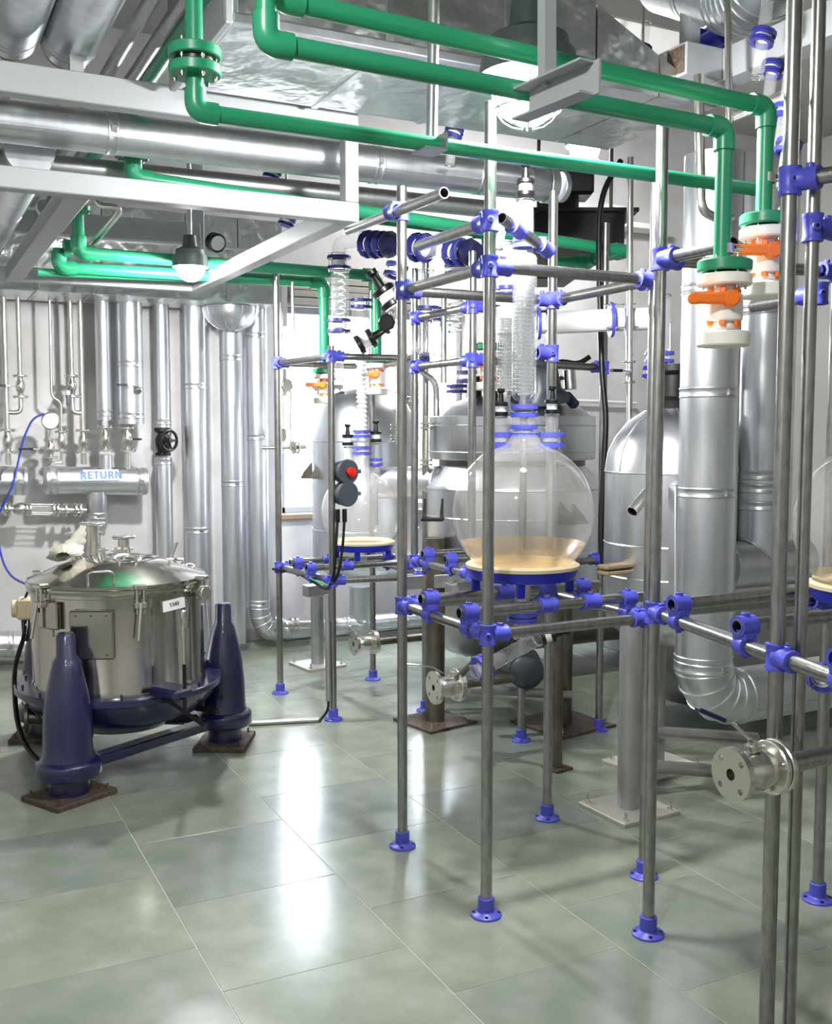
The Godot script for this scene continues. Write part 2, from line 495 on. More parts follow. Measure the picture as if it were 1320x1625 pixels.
func rail(rig: Node, a: Vector3, b: Vector3, r := TR) -> void:
	var d := (b - a).normalized()
	var t := along(a, d)
	var l := a.distance_to(b)
	obj("rail", lathe(S(), [Vector2(r - 0.003, l), Vector2(r - 0.003, 0), Vector2(r, 0), Vector2(r, l), Vector2(r - 0.003, l)], t, 20), "tube_steel", rig)

func joint_clamp(rig: Node, at: Vector3, main: Vector3, arms := [], r := TR, offset := Vector3.ZERO) -> void:   # a cast blue socket on the main tube with sockets for the tubes that meet it
	var q := r + 0.0085
	var f := func(s: Shape, a: Vector3, d: Vector3, l0: float, l1: float): return lathe(s, [Vector2(r, l0), Vector2(q + 0.001, l0), Vector2(q + 0.001, l0 + 0.008), Vector2(q - 0.001, l0 + 0.012), Vector2(q - 0.001, l1 - 0.012), Vector2(q + 0.001, l1 - 0.008), Vector2(q + 0.001, l1), Vector2(r, l1)], along(a, d), 22)
	var s := S()
	f.call(s, at, main, -0.034, 0.034)
	var front := Vector3(-0.45, 0, 0.89)
	var bosses := [[at, front if absf(main.y) > 0.8 else Vector3.UP]]
	for d in arms:
		f.call(s, at + offset, d, 0.012, 0.074)
		bosses.append([at + offset + d * 0.05, Vector3.UP if absf(d.y) < 0.8 else front])
	for b in bosses: cyl(s, b[0], b[0] + b[1] * (q + 0.009), 0.0105, 12, 0.002)
	var o := obj("clamp", s, "clamp_blue", rig)
	for b in bosses: obj("set_screw", cyl(S(), b[0] + b[1] * (q + 0.006), b[0] + b[1] * (q + 0.0096), 0.0052, 8), "black_paint", o)

func carrier(rig: Node, at: Vector3, main: Vector3, cross: Vector3, lift := 0.052) -> void:   # a crossover clamp: an open saddle on one tube and an eye for the tube lying across above it
	var q := TR + 0.0085
	var s := S()
	lathe(s, [Vector2(TR, -0.022), Vector2(q, -0.022), Vector2(q, 0.022), Vector2(TR, 0.022)], along(at, main), 22)
	var e := at + Vector3.UP * lift
	lathe(s, [Vector2(TR, -0.028), Vector2(q + 0.001, -0.028), Vector2(q + 0.001, 0.028), Vector2(TR, 0.028)], along(e, cross), 22)
	var w := along(Vector3.ZERO, main).basis
	box(s, Transform3D(Basis(cross, Vector3.UP, cross.cross(Vector3.UP)), at + Vector3.UP * lift * 0.5), Vector3(0.05, 0.03, 0.05), 0.006)
	cyl(s, e, e + Vector3.UP * (q + 0.009), 0.0115, 12, 0.002)
	cyl(s, at, at - Vector3.UP * (q + 0.008), 0.0095, 12, 0.002)
	var o := obj("clamp", s, "clamp_blue", rig)
	obj("set_screw", cyl(S(), e + Vector3.UP * (q + 0.006), e + Vector3.UP * (q + 0.0096), 0.0052, 8), "black_paint", o)

# glassware
func coupling(parent: Node, at: Vector3, dir: Vector3, r: float, gap := 0.028, m = "clamp_blue") -> void:   # two backing rings drawn together by bolts round a white seal
	var d := dir.normalized()
	for s in [-1.0, 1.0]:
		var t := along(at + d * s * gap / 2, d)
		var o := obj("backing_ring", lathe(S(), [Vector2(r * 0.62, -0.008), Vector2(r, -0.008), Vector2(r, 0.008), Vector2(r * 0.62, 0.008), Vector2(r * 0.62, -0.008)], t, 12), m, parent)
		if s < 0:
			bolts(o, at, d, r * 0.84, 3, r * 0.075, gap * 1.9, "fitting_steel")
	obj("seal", cyl(S(), at - d * gap * 0.2, at + d * gap * 0.2, r * 0.66, 20), "white_ptfe", parent)

func glass_pipe(parent: Node, pts: Array, r: float, called := "glass_tube", bend := 0.0) -> void:
	obj(called, tube(S(), fillet(pts, bend, 8) if bend > 0 else pts, r, 20, false), "glass", parent)
	for e in [[pts[0], pts[1]], [pts[-1], pts[-2]]]:
		obj("glass_rim", ring(S(), along(e[0], e[1] - e[0]), r + 0.001, 0.004, 20, 8), "solid_glass", parent)

func condenser(parent: Node, base: Vector3, h: float, r: float, turns: int) -> void:    # a jacket with a glass coil inside
	var t := Transform3D(Basis.IDENTITY, base)
	var p := [Vector2(r * 0.45, -0.05), Vector2(r * 0.45, 0.0)]
	p += arc(r * 0.45, r * 0.55, r * 0.55, -90, 0, 5)
	p += arc(r * 0.45, h - r * 0.55, r * 0.55, 0, 90, 5)
	p += [Vector2(r * 0.45, h + 0.04)]
	obj("jacket", lathe(S(), p, t, 26), "glass", parent)
	obj("coil", tube(S(), helix(base + Vector3(0, r * 0.5, 0), base + Vector3(0, h - r * 0.5, 0), r * 0.72, turns, 14), r * 0.14, 7), "solid_glass", parent)
	obj("inner_tube", cyl(S(), base + Vector3(0, 0.0, 0), base + Vector3(0, h, 0), r * 0.22, 12), "glass", parent)

func stopcock(parent: Node, at: Vector3, dir: Vector3, r: float) -> void:   # a black clamped glass valve head with a knob
	var d := dir.normalized()
	for k in [0.0, r * 1.3]: obj("black_clamp", cyl(S(), at + d * k, at + d * (k + r * 0.55), r, 8, r * 0.1), "black_plastic", parent)
	obj("seal", cyl(S(), at + d * r * 0.5, at + d * r * 1.35, r * 0.7, 16), "white_ptfe", parent)
	obj("knob", lathe(S(), [Vector2(0, 0), Vector2(r * 0.42, 0), Vector2(r * 0.36, r * 0.9), Vector2(r * 0.3, r * 1.2), Vector2(r * 0.55, r * 1.4), Vector2(r * 0.55, r * 1.75), Vector2(0, r * 1.85)], along(at + d * r * 1.8, d), 12), "black_plastic", parent)

func words(parent: Node, text: String, at: Vector3, basis: Basis, height: float, m, called := "lettering") -> void:
	var f := SystemFont.new()
	f.font_names = PackedStringArray(["Droid Sans"])
	f.font_weight = 700
	var t := TextMesh.new()
	t.text = text; t.font = f; t.font_size = 32; t.pixel_size = height / 24.0; t.depth = 0.002
	obj(called, t, m, parent, Transform3D(basis, at))

func well_lamp(label: String, at: Vector3, r: float, energy: float, drop := 0.25, hood := 0.0) -> void:    # a well-glass lamp: cast housing, glass globe, wire guard
	var t := thing("well_glass_lamp", label, "lamp", at - Vector3(0, r * 1.25, 0), "well-glass lamps under the ceiling")
	var up := Transform3D(Basis.IDENTITY, at)
	obj("housing", lathe(S(), [Vector2(0, r * 2.3), Vector2(r * 0.45, r * 2.3), Vector2(r * 0.55, r * 1.5), Vector2(r * 1.05, r * 1.25), Vector2(r * 1.12, r * 0.85), Vector2(r * 0.9, r * 0.8), Vector2(0, r * 0.8)], up, 28), "lamp_casting", t)
	if hood != 0.0: obj("hood", lathe(S(), [Vector2(r * 0.5, r * 0.95), Vector2(r * 1.25, r * 0.85), Vector2(r * 1.32, -r * hood), Vector2(r * 1.29, -r * hood), Vector2(r * 1.2, r * 0.8), Vector2(r * 0.5, r * 0.9)], up, 28), "lamp_casting", t)
	if drop > 0: obj("conduit", cyl(S(), at + Vector3(0, r * 2.3, 0), at + Vector3(0, r * 2.3 + drop, 0), 0.013, 10), "fitting_steel", t)
	var p := arc(0, 0, r * 0.9, -90, 62, 14)
	p.append(Vector2(r * 0.3, r * 0.8))
	obj("bulb", lathe(S(), p, up, 24), "lamp_glow", t)
	var q := arc(0, 0, r, -90, 55, 16)
	q.append(Vector2(r * 0.7, r * 0.85))
	obj("globe", lathe(S(), q, up, 28), "glass", t)
	var g := S()
	ring(g, Transform3D(Basis.IDENTITY, at + Vector3(0, r * 0.8, 0)), r * 1.12, r * 0.04, 28, 6)
	ring(g, Transform3D(Basis.IDENTITY, at - Vector3(0, r * 0.6, 0)), r * 0.9, r * 0.03, 24, 6)
	for k in 6:
		var a := TAU * k / 6
		var w := []
		for j in 9:
			var b := deg_to_rad(-82 + 17.5 * j)
			w.append(at + Vector3(cos(a) * cos(b), 0, sin(a) * cos(b)) * r * 1.1 + Vector3(0, sin(b) * r * 1.1, 0))
		tube(g, w, r * 0.025, 6)
	obj("wire_guard", g, "fitting_steel", t)
	var l := OmniLight3D.new()
	l.name = "lamp_light"
	t.add_child(l)
	l.position = at - t.position
	l.light_energy = energy; l.light_color = Color(1, 1, 0.995); l.light_size = r * 0.75
	l.omni_range = 30.0; l.omni_attenuation = 2.0; l.shadow_enabled = true

# ---------------------------------------------------------------- the place
func _ready() -> void:
	var cam := Camera3D.new()
	cam.name = "camera"
	add_child(cam)
	cam.position = Vector3(0, 1.65, 0)
	cam.rotation_degrees = Vector3(-4.52, -26.6, 0)
	cam.fov = 52.71
	cam.current = true
	var sky_look := ProceduralSkyMaterial.new()
	sky_look.sky_top_color = Color(0.86, 0.9, 0.96); sky_look.sky_horizon_color = Color(0.95, 0.96, 0.98)
	sky_look.ground_horizon_color = Color(0.86, 0.86, 0.84); sky_look.ground_bottom_color = Color(0.6, 0.6, 0.58)
	sky_look.sky_energy_multiplier = 5.0; sky_look.ground_energy_multiplier = 3.0
	sky_look.use_debanding = false
	var sky := Sky.new()
	sky.sky_material = sky_look
	var env := Environment.new()
	env.background_mode = Environment.BG_SKY
	env.sky = sky
	env.tonemap_mode = Environment.TONE_MAPPER_LINEAR
	env.tonemap_exposure = 1.0
	env.sdfgi_enabled = true; env.ssao_enabled = true; env.ssil_enabled = true
	var we := WorldEnvironment.new()
	we.name = "surroundings"
	we.environment = env
	add_child(we)
	make_materials()
	build_lamps()
	build_room()
	build_wall_pipes()
	build_centrifuge()
	build_vessels()
	build_overhead()
	build_rigs()
	build_glass()
	build_valves()

func build_lamps() -> void:
	well_lamp("glaring round well-glass lamp behind the angle bracket, above the glass column", Vector3(1.813, 2.726, -2.833), 0.118, 10.0, 1.4, -0.25)
	well_lamp("small glaring lamp under the grey pipe rack, in front of the wall duct", Vector3(1.492, 2.555, -5.783), 0.075, 8.0, 1.85, 0.02)
	well_lamp("well-glass lamp hanging over the aisle behind the viewer", Vector3(-0.35, 3.05, -0.75), 0.118, 6.0, 1.2, -0.25)
	well_lamp("far lamp showing behind the upper green pipe near the white wall", Vector3(4.597, 3.705, -6.406), 0.11, 8.0, 0.6, -0.25)

func build_room() -> void:
	const ZB := -7.75
	const XL := -2.2
	const XR := 8.2
	const ZF := 2.6
	const TOP := 4.5
	# floor of square stone slabs in staggered rows, light joints between
	var f := struct("floor", box(S(), Transform3D(Basis.IDENTITY, Vector3((XL + XR) / 2, -0.08, (ZB + ZF) / 2)), Vector3(XR - XL, 0.157, ZF - ZB)), "joint_filler")
	var rng := RandomNumberGenerator.new()
	rng.seed = 11
	var pitch := 0.606
	for k in range(-5, 13):
		var x0 := 0.80 + 0.606 * k
		if x0 + pitch < XL or x0 > XR: continue
		var zoff := 0.0 if k % 2 == 0 else 0.31
		for j in range(-18, 12):
			var z0 := -2.87 + zoff + pitch * j
			if z0 + pitch < ZB or z0 > ZF: continue
			var a := Vector2(maxf(x0, XL), maxf(z0, ZB))
			var b := Vector2(minf(x0 + pitch, XR), minf(z0 + pitch, ZF))
			var c := (a + b) / 2
			var s := b - a - Vector2(0.0026, 0.0026)
			var inst := box(S(), Transform3D(Basis.IDENTITY, Vector3(c.x, -0.01, c.y)), Vector3(s.x, 0.02, s.y), 0.0008)
			obj("slab", inst, "stone_%d" % rng.randi_range(0, 4), f)
	struct("ceiling", box(S(), Transform3D(Basis.IDENTITY, Vector3((XL + XR) / 2, TOP + 0.1, (ZB + ZF) / 2)), Vector3(XR - XL + 0.5, 0.2, ZF - ZB + 0.5)), "ceiling_paint")
	struct("wall_left", box(S(), Transform3D(Basis.IDENTITY, Vector3(XL - 0.1, TOP / 2, (ZB + ZF) / 2)), Vector3(0.2, TOP, ZF - ZB + 0.4)), "side_paint")
	struct("wall_right", box(S(), Transform3D(Basis.IDENTITY, Vector3(XR + 0.1, TOP / 2, (ZB + ZF) / 2)), Vector3(0.2, TOP, ZF - ZB + 0.4)), "side_paint")
	struct("wall_front", box(S(), Transform3D(Basis.IDENTITY, Vector3((XL + XR) / 2, TOP / 2, ZF + 0.1)), Vector3(XR - XL, TOP, 0.2)), "side_paint")
	# the wall with the headers has one wide window
	var x0 := 2.70
	var x1 := 4.35
	var y0 := 0.99
	var y1 := 2.62
	var w := S()
	for r in [[XL, x0, 0.0, TOP], [x1, XR, 0.0, TOP], [x0, x1, 0.0, y0], [x0, x1, y1, TOP]]:
		box(w, Transform3D(Basis.IDENTITY, Vector3((r[0] + r[1]) / 2, (r[2] + r[3]) / 2, ZB - 0.12)), Vector3(r[1] - r[0], r[3] - r[2], 0.24))
	struct("wall_back", w, "wall_paint")
	var win := Node3D.new()
	win.name = "window_1"
	add_child(win)
	win.position = Vector3((x0 + x1) / 2, y0, ZB - 0.1)
	win.set_meta("kind", "structure")
	for r in [[x0, x0 + 0.05, y0, y1], [x1 - 0.05, x1, y0, y1], [x0, x1, y0, y0 + 0.05], [x0, x1, y1 - 0.05, y1], [(x0 + x1) / 2 - 0.025, (x0 + x1) / 2 + 0.025, y0, y1]]:
		obj("window_frame", box(S(), Transform3D(Basis.IDENTITY, Vector3((r[0] + r[1]) / 2, (r[2] + r[3]) / 2, ZB - 0.1)), Vector3(r[1] - r[0], r[3] - r[2], 0.06), 0.004), "rack_grey", win)
	for r in [[x0 + 0.05, (x0 + x1) / 2 - 0.025], [(x0 + x1) / 2 + 0.025, x1 - 0.05]]:
		obj("pane", box(S(), Transform3D(Basis.IDENTITY, Vector3((r[0] + r[1]) / 2, (y0 + y1) / 2, ZB - 0.1)), Vector3(r[1] - r[0], y1 - y0 - 0.1, 0.005)), "pane", win)
	obj("window_sill", box(S(), Transform3D(Basis.IDENTITY, Vector3((x0 + x1) / 2, y0 - 0.02, ZB + 0.02)), Vector3(x1 - x0 + 0.1, 0.04, 0.1), 0.005), "timber", win)
	struct("baseboard_back", box(S(), Transform3D(Basis.IDENTITY, Vector3(1.2, 0.05, ZB + 0.01)), Vector3(3.4, 0.1, 0.02), 0.004), "board_grey")
	# white painted beam under the ceiling, upper right
	struct("trim_1", box(S(), Transform3D(Basis.IDENTITY, Vector3(1.19, 4.31, -5.4)), Vector3(6.8, 0.38, 0.4), 0.01), "beam_white")

func build_wall_pipes() -> void:
	var W := "valves on the wall pipes"
	var lv := Vector3(-1, 0, 0)
	# sheet metal duct along the top of the wall, in panels with lapped seams
	var d := thing("wall_duct", "wide bright sheet-metal duct along the wall above the risers", "duct", Vector3(1.413, 2.406, -7.200))
	var a := Vector3(0.465, 2.433, -7.100)
	var b := Vector3(2.437, 2.410, -7.100)
	var cuts := [a.x, Vector3(0.831, 2.436, -7.100).x, Vector3(1.175, 2.438, -7.100).x, Vector3(1.731, 2.432, -7.100).x, Vector3(2.101, 2.425, -7.100).x, b.x]
	for i in cuts.size() - 1:
		obj("panel", box(S(), Transform3D(Basis.IDENTITY, Vector3((cuts[i] + cuts[i + 1]) / 2, 2.72, -7.36)), Vector3(cuts[i + 1] - cuts[i] - 0.006, 0.36, 0.52), 0.004), "aluminium_foil", d)
		obj("upper_panel", box(S(), Transform3D(Basis.IDENTITY, Vector3((cuts[i] + cuts[i + 1]) / 2 + 0.08, 3.02, -7.38)), Vector3(cuts[i + 1] - cuts[i] - 0.006, 0.22, 0.48), 0.004), "aluminium_foil", d)
		if i > 0: obj("seam_strap", box(S(), Transform3D(Basis.IDENTITY, Vector3(cuts[i], 2.72, -7.095)), Vector3(0.035, 0.34, 0.014), 0.002), "fitting_steel", d)
	obj("lap", box(S(), Transform3D(Basis.IDENTITY, Vector3((a.x + b.x) / 2, 2.905, -7.1)), Vector3(b.x - a.x, 0.02, 0.03), 0.004), "aluminium", d)
	# the two headers
	var h := thing("return_header", "clad header marked RETURN on the wall behind the centrifuge", "pipe", Vector3(1.236, 1.198, -7.500))
	var h0 := Vector3(0.899, 1.308, -7.500)
	var h1 := Vector3(1.589, 1.284, -7.500)
	obj("cladding", cyl(S(), h0, h1, 0.098, 36, 0.004), "aluminium", h)
	bands(h, [h0, h1], 0.098, [0.05, h0.distance_to(h1) - 0.05], 0.045)
	obj("neck", lathe(S(), [Vector2(0.07, 0.0), Vector2(0.07, -0.24), Vector2(0.05, -0.29), Vector2(0.03, -0.29)], Transform3D(Basis.IDENTITY, Vector3(1.241, 1.221, -7.500)), 26), "aluminium", h)
	bands(h, [Vector3(1.241, 1.221, -7.500), Vector3(1.236, 1.007, -7.500)], 0.07, [0.17], 0.03)
	obj("outlet", cyl(S(), Vector3(1.236, 1.016, -7.500), Vector3(1.232, 0.820, -7.500), 0.03, 14), "fitting_steel", h)
	flange(h, Vector3(1.235, 0.962, -7.500), Vector3.UP, 0.062, 0.02, "fitting_steel", 4)
	flange(h, Vector3(1.234, 0.927, -7.500), Vector3.UP, 0.062, 0.02, "fitting_steel", 4)
	var lb := Vector3(1.261, 1.335, -7.500)
	obj("label", box(S(), Transform3D(Basis(Vector3.RIGHT, -0.3), Vector3(lb.x, h0.y + 0.031, -7.405)), Vector3(0.24, 0.078, 0.007)), "label_pale", h)
	words(h, "RETURN", Vector3(lb.x, h0.y + 0.031, -7.400), Basis(Vector3.RIGHT, -0.3), 0.056, "label_blue")
	var g := thing("supply_header", "clad header running out of the left edge beside the RETURN header", "pipe", Vector3(0.649, 1.215, -7.500))
	var g0 := Vector3(0.378, 1.323, -7.500)
	var g1 := Vector3(0.780, 1.306, -7.500)
	obj("cladding", cyl(S(), g0, g1, 0.098, 36, 0.004), "aluminium", g)
	bands(g, [g0, g1], 0.098, [g0.distance_to(g1) - 0.045], 0.045)
	words(g, "Y", Vector3(Vector3(0.605, 1.348, -7.500).x, g0.y + 0.031, -7.402), Basis(Vector3.RIGHT, -0.3), 0.08, "ink")
	# bare steel risers with their flanged valves
	var top := 2.56
	var Z := -7.5
	var p := Vector3(0.667, 1.577, -7.500)
	steel_pipe("bare steel riser nearest the left edge of the wall", [Vector3(p.x, top, Z), Vector3(p.x, p.y - 0.16, Z)], 0.019)
	ball_valve("flanged valve at the foot of the leftmost riser", p, Vector3.UP, 0.055, 0.15, Vector3.ZERO, null, W)
	p = Vector3(0.758, 1.947, -7.500)
	steel_pipe("second steel riser from the left, bending into the first", [Vector3(p.x, top, Z), Vector3(p.x, Vector3(0.753, 1.769, -7.500).y, Z), Vector3(Vector3(0.677, 1.768, -7.500).x, Vector3(0.753, 1.769, -7.500).y, Z)], 0.016, 0.06)
	ball_valve("upper flanged valve on the second riser, lever out to the left", p, Vector3.UP, 0.05, 0.14, lv, "lever_blue", W)
	p = Vector3(1.013, 1.576, -7.500)
	steel_pipe("thin bent steel riser running down beside the pressure gauge", [Vector3(Vector3(0.962, 2.007, -7.500).x, top, Z), Vector3(0.959, 1.878, -7.500), Vector3(1.020, 1.844, -7.500), Vector3(p.x, p.y - 0.16, Z)], 0.010, 0.05)
	ball_valve("small flanged valve to the right of the pressure gauge", p, Vector3.UP, 0.045, 0.13, Vector3.ZERO, null, W)
	p = Vector3(1.094, 1.954, -7.500)
	steel_pipe("short steel riser bending right into its neighbour, with the dark hanging lever", [Vector3(p.x, top, Z), Vector3(p.x, Vector3(1.089, 1.771, -7.500).y, Z), Vector3(Vector3(1.156, 1.772, -7.500).x, Vector3(1.089, 1.771, -7.500).y, Z)], 0.017, 0.05)
	var v := ball_valve("upper flanged valve with dark blue lever hanging straight down", p, Vector3.UP, 0.05, 0.14, Vector3.DOWN, "lever_blue", W)
	p = Vector3(1.160, 1.575, -7.500)
	steel_pipe("long steel riser just left of the narrow clad riser", [Vector3(p.x, top, Z), Vector3(p.x, p.y - 0.16, Z)], 0.021)
	ball_valve("flanged valve above the R of the RETURN header", p, Vector3.UP, 0.055, 0.15, Vector3.ZERO, null, W)
	# pressure gauge on its cock
	p = Vector3(0.936, 1.713, -7.420)
	var ga := thing("pressure_gauge", "round white-faced pressure gauge on the wall pipes", "gauge", p - Vector3(0, 0.06, 0))
	var gf := Vector3(-0.12, 0, 0.99)
	obj("case", lathe(S(), [Vector2(0, 0), Vector2(0.056, 0), Vector2(0.06, 0.006), Vector2(0.06, 0.032), Vector2(0.052, 0.036), Vector2(0.052, 0.03), Vector2(0.0, 0.03)], along(p, gf), 30), "fitting_steel", ga)
	obj("dial", cyl(S(), p + gf * 0.03, p + gf * 0.032, 0.05, 30), "label_white", ga)
	obj("needle", bar(S(), p + gf * 0.034 + Vector3(-0.005, -0.012, 0), p + gf * 0.034 + Vector3(0.012, 0.035, 0), 0.002, 0.003), "ink", ga)
	obj("stem", cyl(S(), p + Vector3(0, -0.05, 0), p + Vector3(0, -0.11, 0), 0.012, 10), "fitting_steel", ga)
	p = Vector3(0.935, 1.525, -7.450)
	ball_valve("gauge cock below the white dial, blue lever out to the left", p, Vector3.UP, 0.046, 0.12, lv, "lever_blue", W, 0.17)
	steel_pipe("short bent steel tail under the gauge cock", [p - Vector3(0, 0.05, 0), p - Vector3(0, 0.1, 0), Vector3(1.009, 1.432, -7.500)], 0.012, 0.04)
	tag(obj("blue_hose", tube(S(), fillet([Vector3(0.897, 1.764, -7.420), Vector3(0.824, 1.730, -7.420), Vector3(0.760, 1.599, -7.420), Vector3(0.713, 1.400, -7.410), Vector3(0.686, 1.293, -7.360), Vector3(0.615, 1.161, -7.360), Vector3(0.547, 0.992, -7.400)], 0.2, 5), 0.007, 8), "blue_hose"), "thin blue hose arching from the gauge down past the left header", "hose")
	tag(obj("blue_hose", tube(S(), fillet([Vector3(0.537, 1.180, -7.094), Vector3(0.544, 0.883, -6.839), Vector3(0.555, 0.803, -6.378), Vector3(0.617, 0.813, -5.843)], 0.3, 5), 0.007, 8), "blue_hose"), "thin blue hose curving from the left edge to the centrifuge", "hose")
	# sight glass line under the headers
	var sg := thing("sight_glass_line", "steel pipe with a round sight glass below the headers", "pipe", Vector3(0.871, 1.035, -7.500))
	var s0 := Vector3(0.527, 1.125, -7.500)
	var s1 := Vector3(1.169, 1.090, -7.500)
	obj("pipe_run", cyl(S(), s0, Vector3(0.783, 1.112, -7.500), 0.02, 14), "fitting_steel", sg)
	obj("pipe_run", cyl(S(), Vector3(0.972, 1.101, -7.500), s1, 0.02, 14), "fitting_steel", sg)
	for u in [Vector3(0.638, 1.117, -7.500), Vector3(0.662, 1.116, -7.500), Vector3(0.775, 1.112, -7.500), Vector3(0.799, 1.111, -7.500), Vector3(0.951, 1.102, -7.500), Vector3(0.976, 1.101, -7.500), Vector3(1.030, 1.099, -7.500), Vector3(1.097, 1.096, -7.500), Vector3(1.127, 1.095, -7.500)]:
		flange(sg, u, lv, 0.052, 0.014, "fitting_steel", 4)
	obj("glass_tube", cyl(S(), Vector3(0.799, 1.111, -7.500), Vector3(0.951, 1.102, -7.500), 0.028, 18), "glass", sg)
	for k in 4:
		var an := TAU * k / 4 + 0.5
		var off := Vector3(0, cos(an) * 0.042, sin(an) * 0.042)
		obj("tie_rod", cyl(S(), Vector3(0.791, 1.111, -7.500) + off, Vector3(0.959, 1.101, -7.500) + off, 0.004, 8), "fitting_steel", sg)
	obj("body", lathe(S(), [Vector2(0.03, 0), Vector2(0.045, 0.03), Vector2(0.045, 0.06), Vector2(0.03, 0.09)], along(Vector3(0.694, 1.115, -7.500), Vector3(1, 0, 0)), 16), "fitting_steel", sg)
	# clad risers over the RETURN header
	p = Vector3(1.307, 1.592, -7.480)
	clad_pipe("narrow clad riser over the end of the word RETURN", [Vector3(p.x, Vector3(1.309, 1.720, -7.480).y, -7.48), Vector3(p.x, 2.56, -7.48)], 0.053, [0.05])
	ball_valve("flanged valve under the narrow clad riser", p, Vector3.UP, 0.058, 0.16, Vector3.ZERO, null, W)
	tag(obj("pipe_sleeve", cyl(S(), Vector3(1.306, 1.375, -7.480), Vector3(1.308, 1.482, -7.480), 0.045, 24, 0.003), "aluminium"), "short clad sleeve standing on the RETURN header", "sleeve")
	p = Vector3(1.458, 1.587, -7.480)
	var gp := Vector3(1.483, 1.694, -7.460)
	var wide := clad_pipe("wide clad riser with a dark lever poking out of its jacket", [gp, Vector3(gp.x, 2.56, -7.46)], 0.091, [0.06, 0.42])
	lever(wide, Vector3(1.503, 1.956, -7.360), lv, 0.13, "lever_blue", Vector3(0, 0.2, 0.98))
	obj("lever_collar", cyl(S(), Vector3(1.509, 1.939, -7.370), Vector3(1.513, 1.917, -7.350), 0.03, 14, 0.004), "fitting_steel", wide)
	ball_valve("flanged valve under the wide clad riser", p, Vector3.UP, 0.058, 0.16, Vector3.RIGHT, "black_plastic", W)
	tag(obj("steel_stub", cyl(S(), Vector3(1.457, 1.502, -7.480), Vector3(1.454, 1.373, -7.480), 0.025, 14), "fitting_steel"), "bare steel stub rising from the right of the RETURN header", "pipe")
	# the pipe with the black gate valve
	var q := Vector3(1.718, 1.672, -7.500)
	clad_pipe("clad pipe coming down to the black gate valve", [q, Vector3(q.x, 2.56, -7.5)], 0.056, [0.04])
	q = Vector3(1.714, 1.454, -7.500)
	clad_pipe("clad pipe below the black gate valve", [Vector3(q.x, 0.1, -7.5), q], 0.06, [q.y - 0.13, 0.55])
	var gv := thing("gate_valve", "black gate valve with a five-spoked handwheel between clad pipes", "valve", Vector3(1.714, 1.472, -7.500))
	obj("body", lathe(S(), [Vector2(0.03, 0), Vector2(0.055, 0.0), Vector2(0.055, 0.02), Vector2(0.04, 0.03), Vector2(0.055, 0.08), Vector2(0.055, 0.12), Vector2(0.035, 0.16), Vector2(0.06, 0.175), Vector2(0.06, 0.2), Vector2(0.03, 0.2)], Transform3D(Basis.IDENTITY, Vector3(1.714, 1.468, -7.500)), 16), "black_paint", gv)
	obj("spindle", cyl(S(), Vector3(1.716, 1.577, -7.500), Vector3(1.716, 1.578, -7.360), 0.022, 12), "black_paint", gv)
	gate_wheel(gv, Vector3(1.720, 1.578, -7.340), Vector3(0.45, 0.0, 0.89), 0.072, "black_plastic")
	# the tall clad pipes beside the window
	var f := Vector3(1.954, 0.114, -7.500)
	clad_pipe("tall clad pipe left of the round elbow, floor to duct", [Vector3(f.x, 0.02, -7.5), Vector3(f.x, 2.62, -7.5)], 0.093, [0.9, 1.95], 0.0)
	f = Vector3(2.221, 0.144, -7.520)
	clad_pipe("tall clad pipe under the round bulging elbow", [Vector3(f.x, 0.06, -7.47), Vector3(f.x, 2.42, -7.47)], 0.086, [1.2, 2.12])
	var el := thing("clad_elbow", "bulging round clad elbow under the right end of the wall duct", "pipe", Vector3(f.x, 2.28, -7.4))
	var ec := Transform3D(Basis.IDENTITY.scaled(Vector3(1.0, 0.85, 0.82)), Vector3(f.x - 0.03, 2.538, -7.36))
	obj("cladding", lathe(S(), arc(0, 0, 0.205, -90, 0, 7), ec, 18), "aluminium", el)
	for k in 9:
		var an := TAU * k / 9
		var w := []
		for p2 in arc(0, 0, 0.206, -88, 0, 7): w.append(ec * Vector3(cos(an) * p2.x, p2.y, sin(an) * p2.x))
		obj("gore_bead", tube(S(), w, 0.003, 6), "aluminium", el)
	var k0 := Vector3(2.408, 0.089, -7.460)
	clad_pipe("clad pipe that turns along the floor under the window", [Vector3(k0.x, 2.6, -7.46), Vector3(k0.x, k0.y + 0.02, -7.46), Vector3(Vector3(4.239, -0.140, -7.460).x, k0.y + 0.02, -7.46)], 0.078, [0.25, 1.0, 2.25, 3.2, 3.7], 0.2, 6)
	clad_pipe("clad pipe along the foot of the wall at the left edge", [Vector3(0.343, 0.221, -7.500), Vector3(1.202, 0.128, -7.500)], 0.09, [0.3])
	var sv := thing("drain_valve_set", "small flanged steel valve on the floor pipe under the window", "valve", Vector3(2.544, 0.106, -7.300))
	for u in [Vector3(2.480, 0.207, -7.300), Vector3(2.525, 0.194, -7.300), Vector3(2.609, 0.187, -7.300), Vector3(2.645, 0.184, -7.300)]: flange(sv, u, lv, 0.058, 0.016, "fitting_steel", 4)
	obj("body", cyl(S(), Vector3(2.480, 0.207, -7.300), Vector3(2.797, 0.180, -7.300), 0.026, 12), "fitting_steel", sv)
	lever(sv, Vector3(2.544, 0.235, -7.270), Vector3(0.3, -0.9, 0), 0.14, null, Vector3(0, 0.3, 0.95))
	# thin lines and gear seen against the window
	var tp := thing("thin_pipe_line", "thin valve line against the bright window, right of the tall clad pipes", "pipe", Vector3(2.568, 1.468, -7.300))
	obj("riser", cyl(S(), Vector3(2.551, 2.584, -7.300), Vector3(2.539, 1.477, -7.300), 0.011, 10), "fitting_steel", tp)
	obj("riser", cyl(S(), Vector3(2.617, 1.952, -7.300), Vector3(2.613, 1.500, -7.300), 0.010, 10), "fitting_steel", tp)
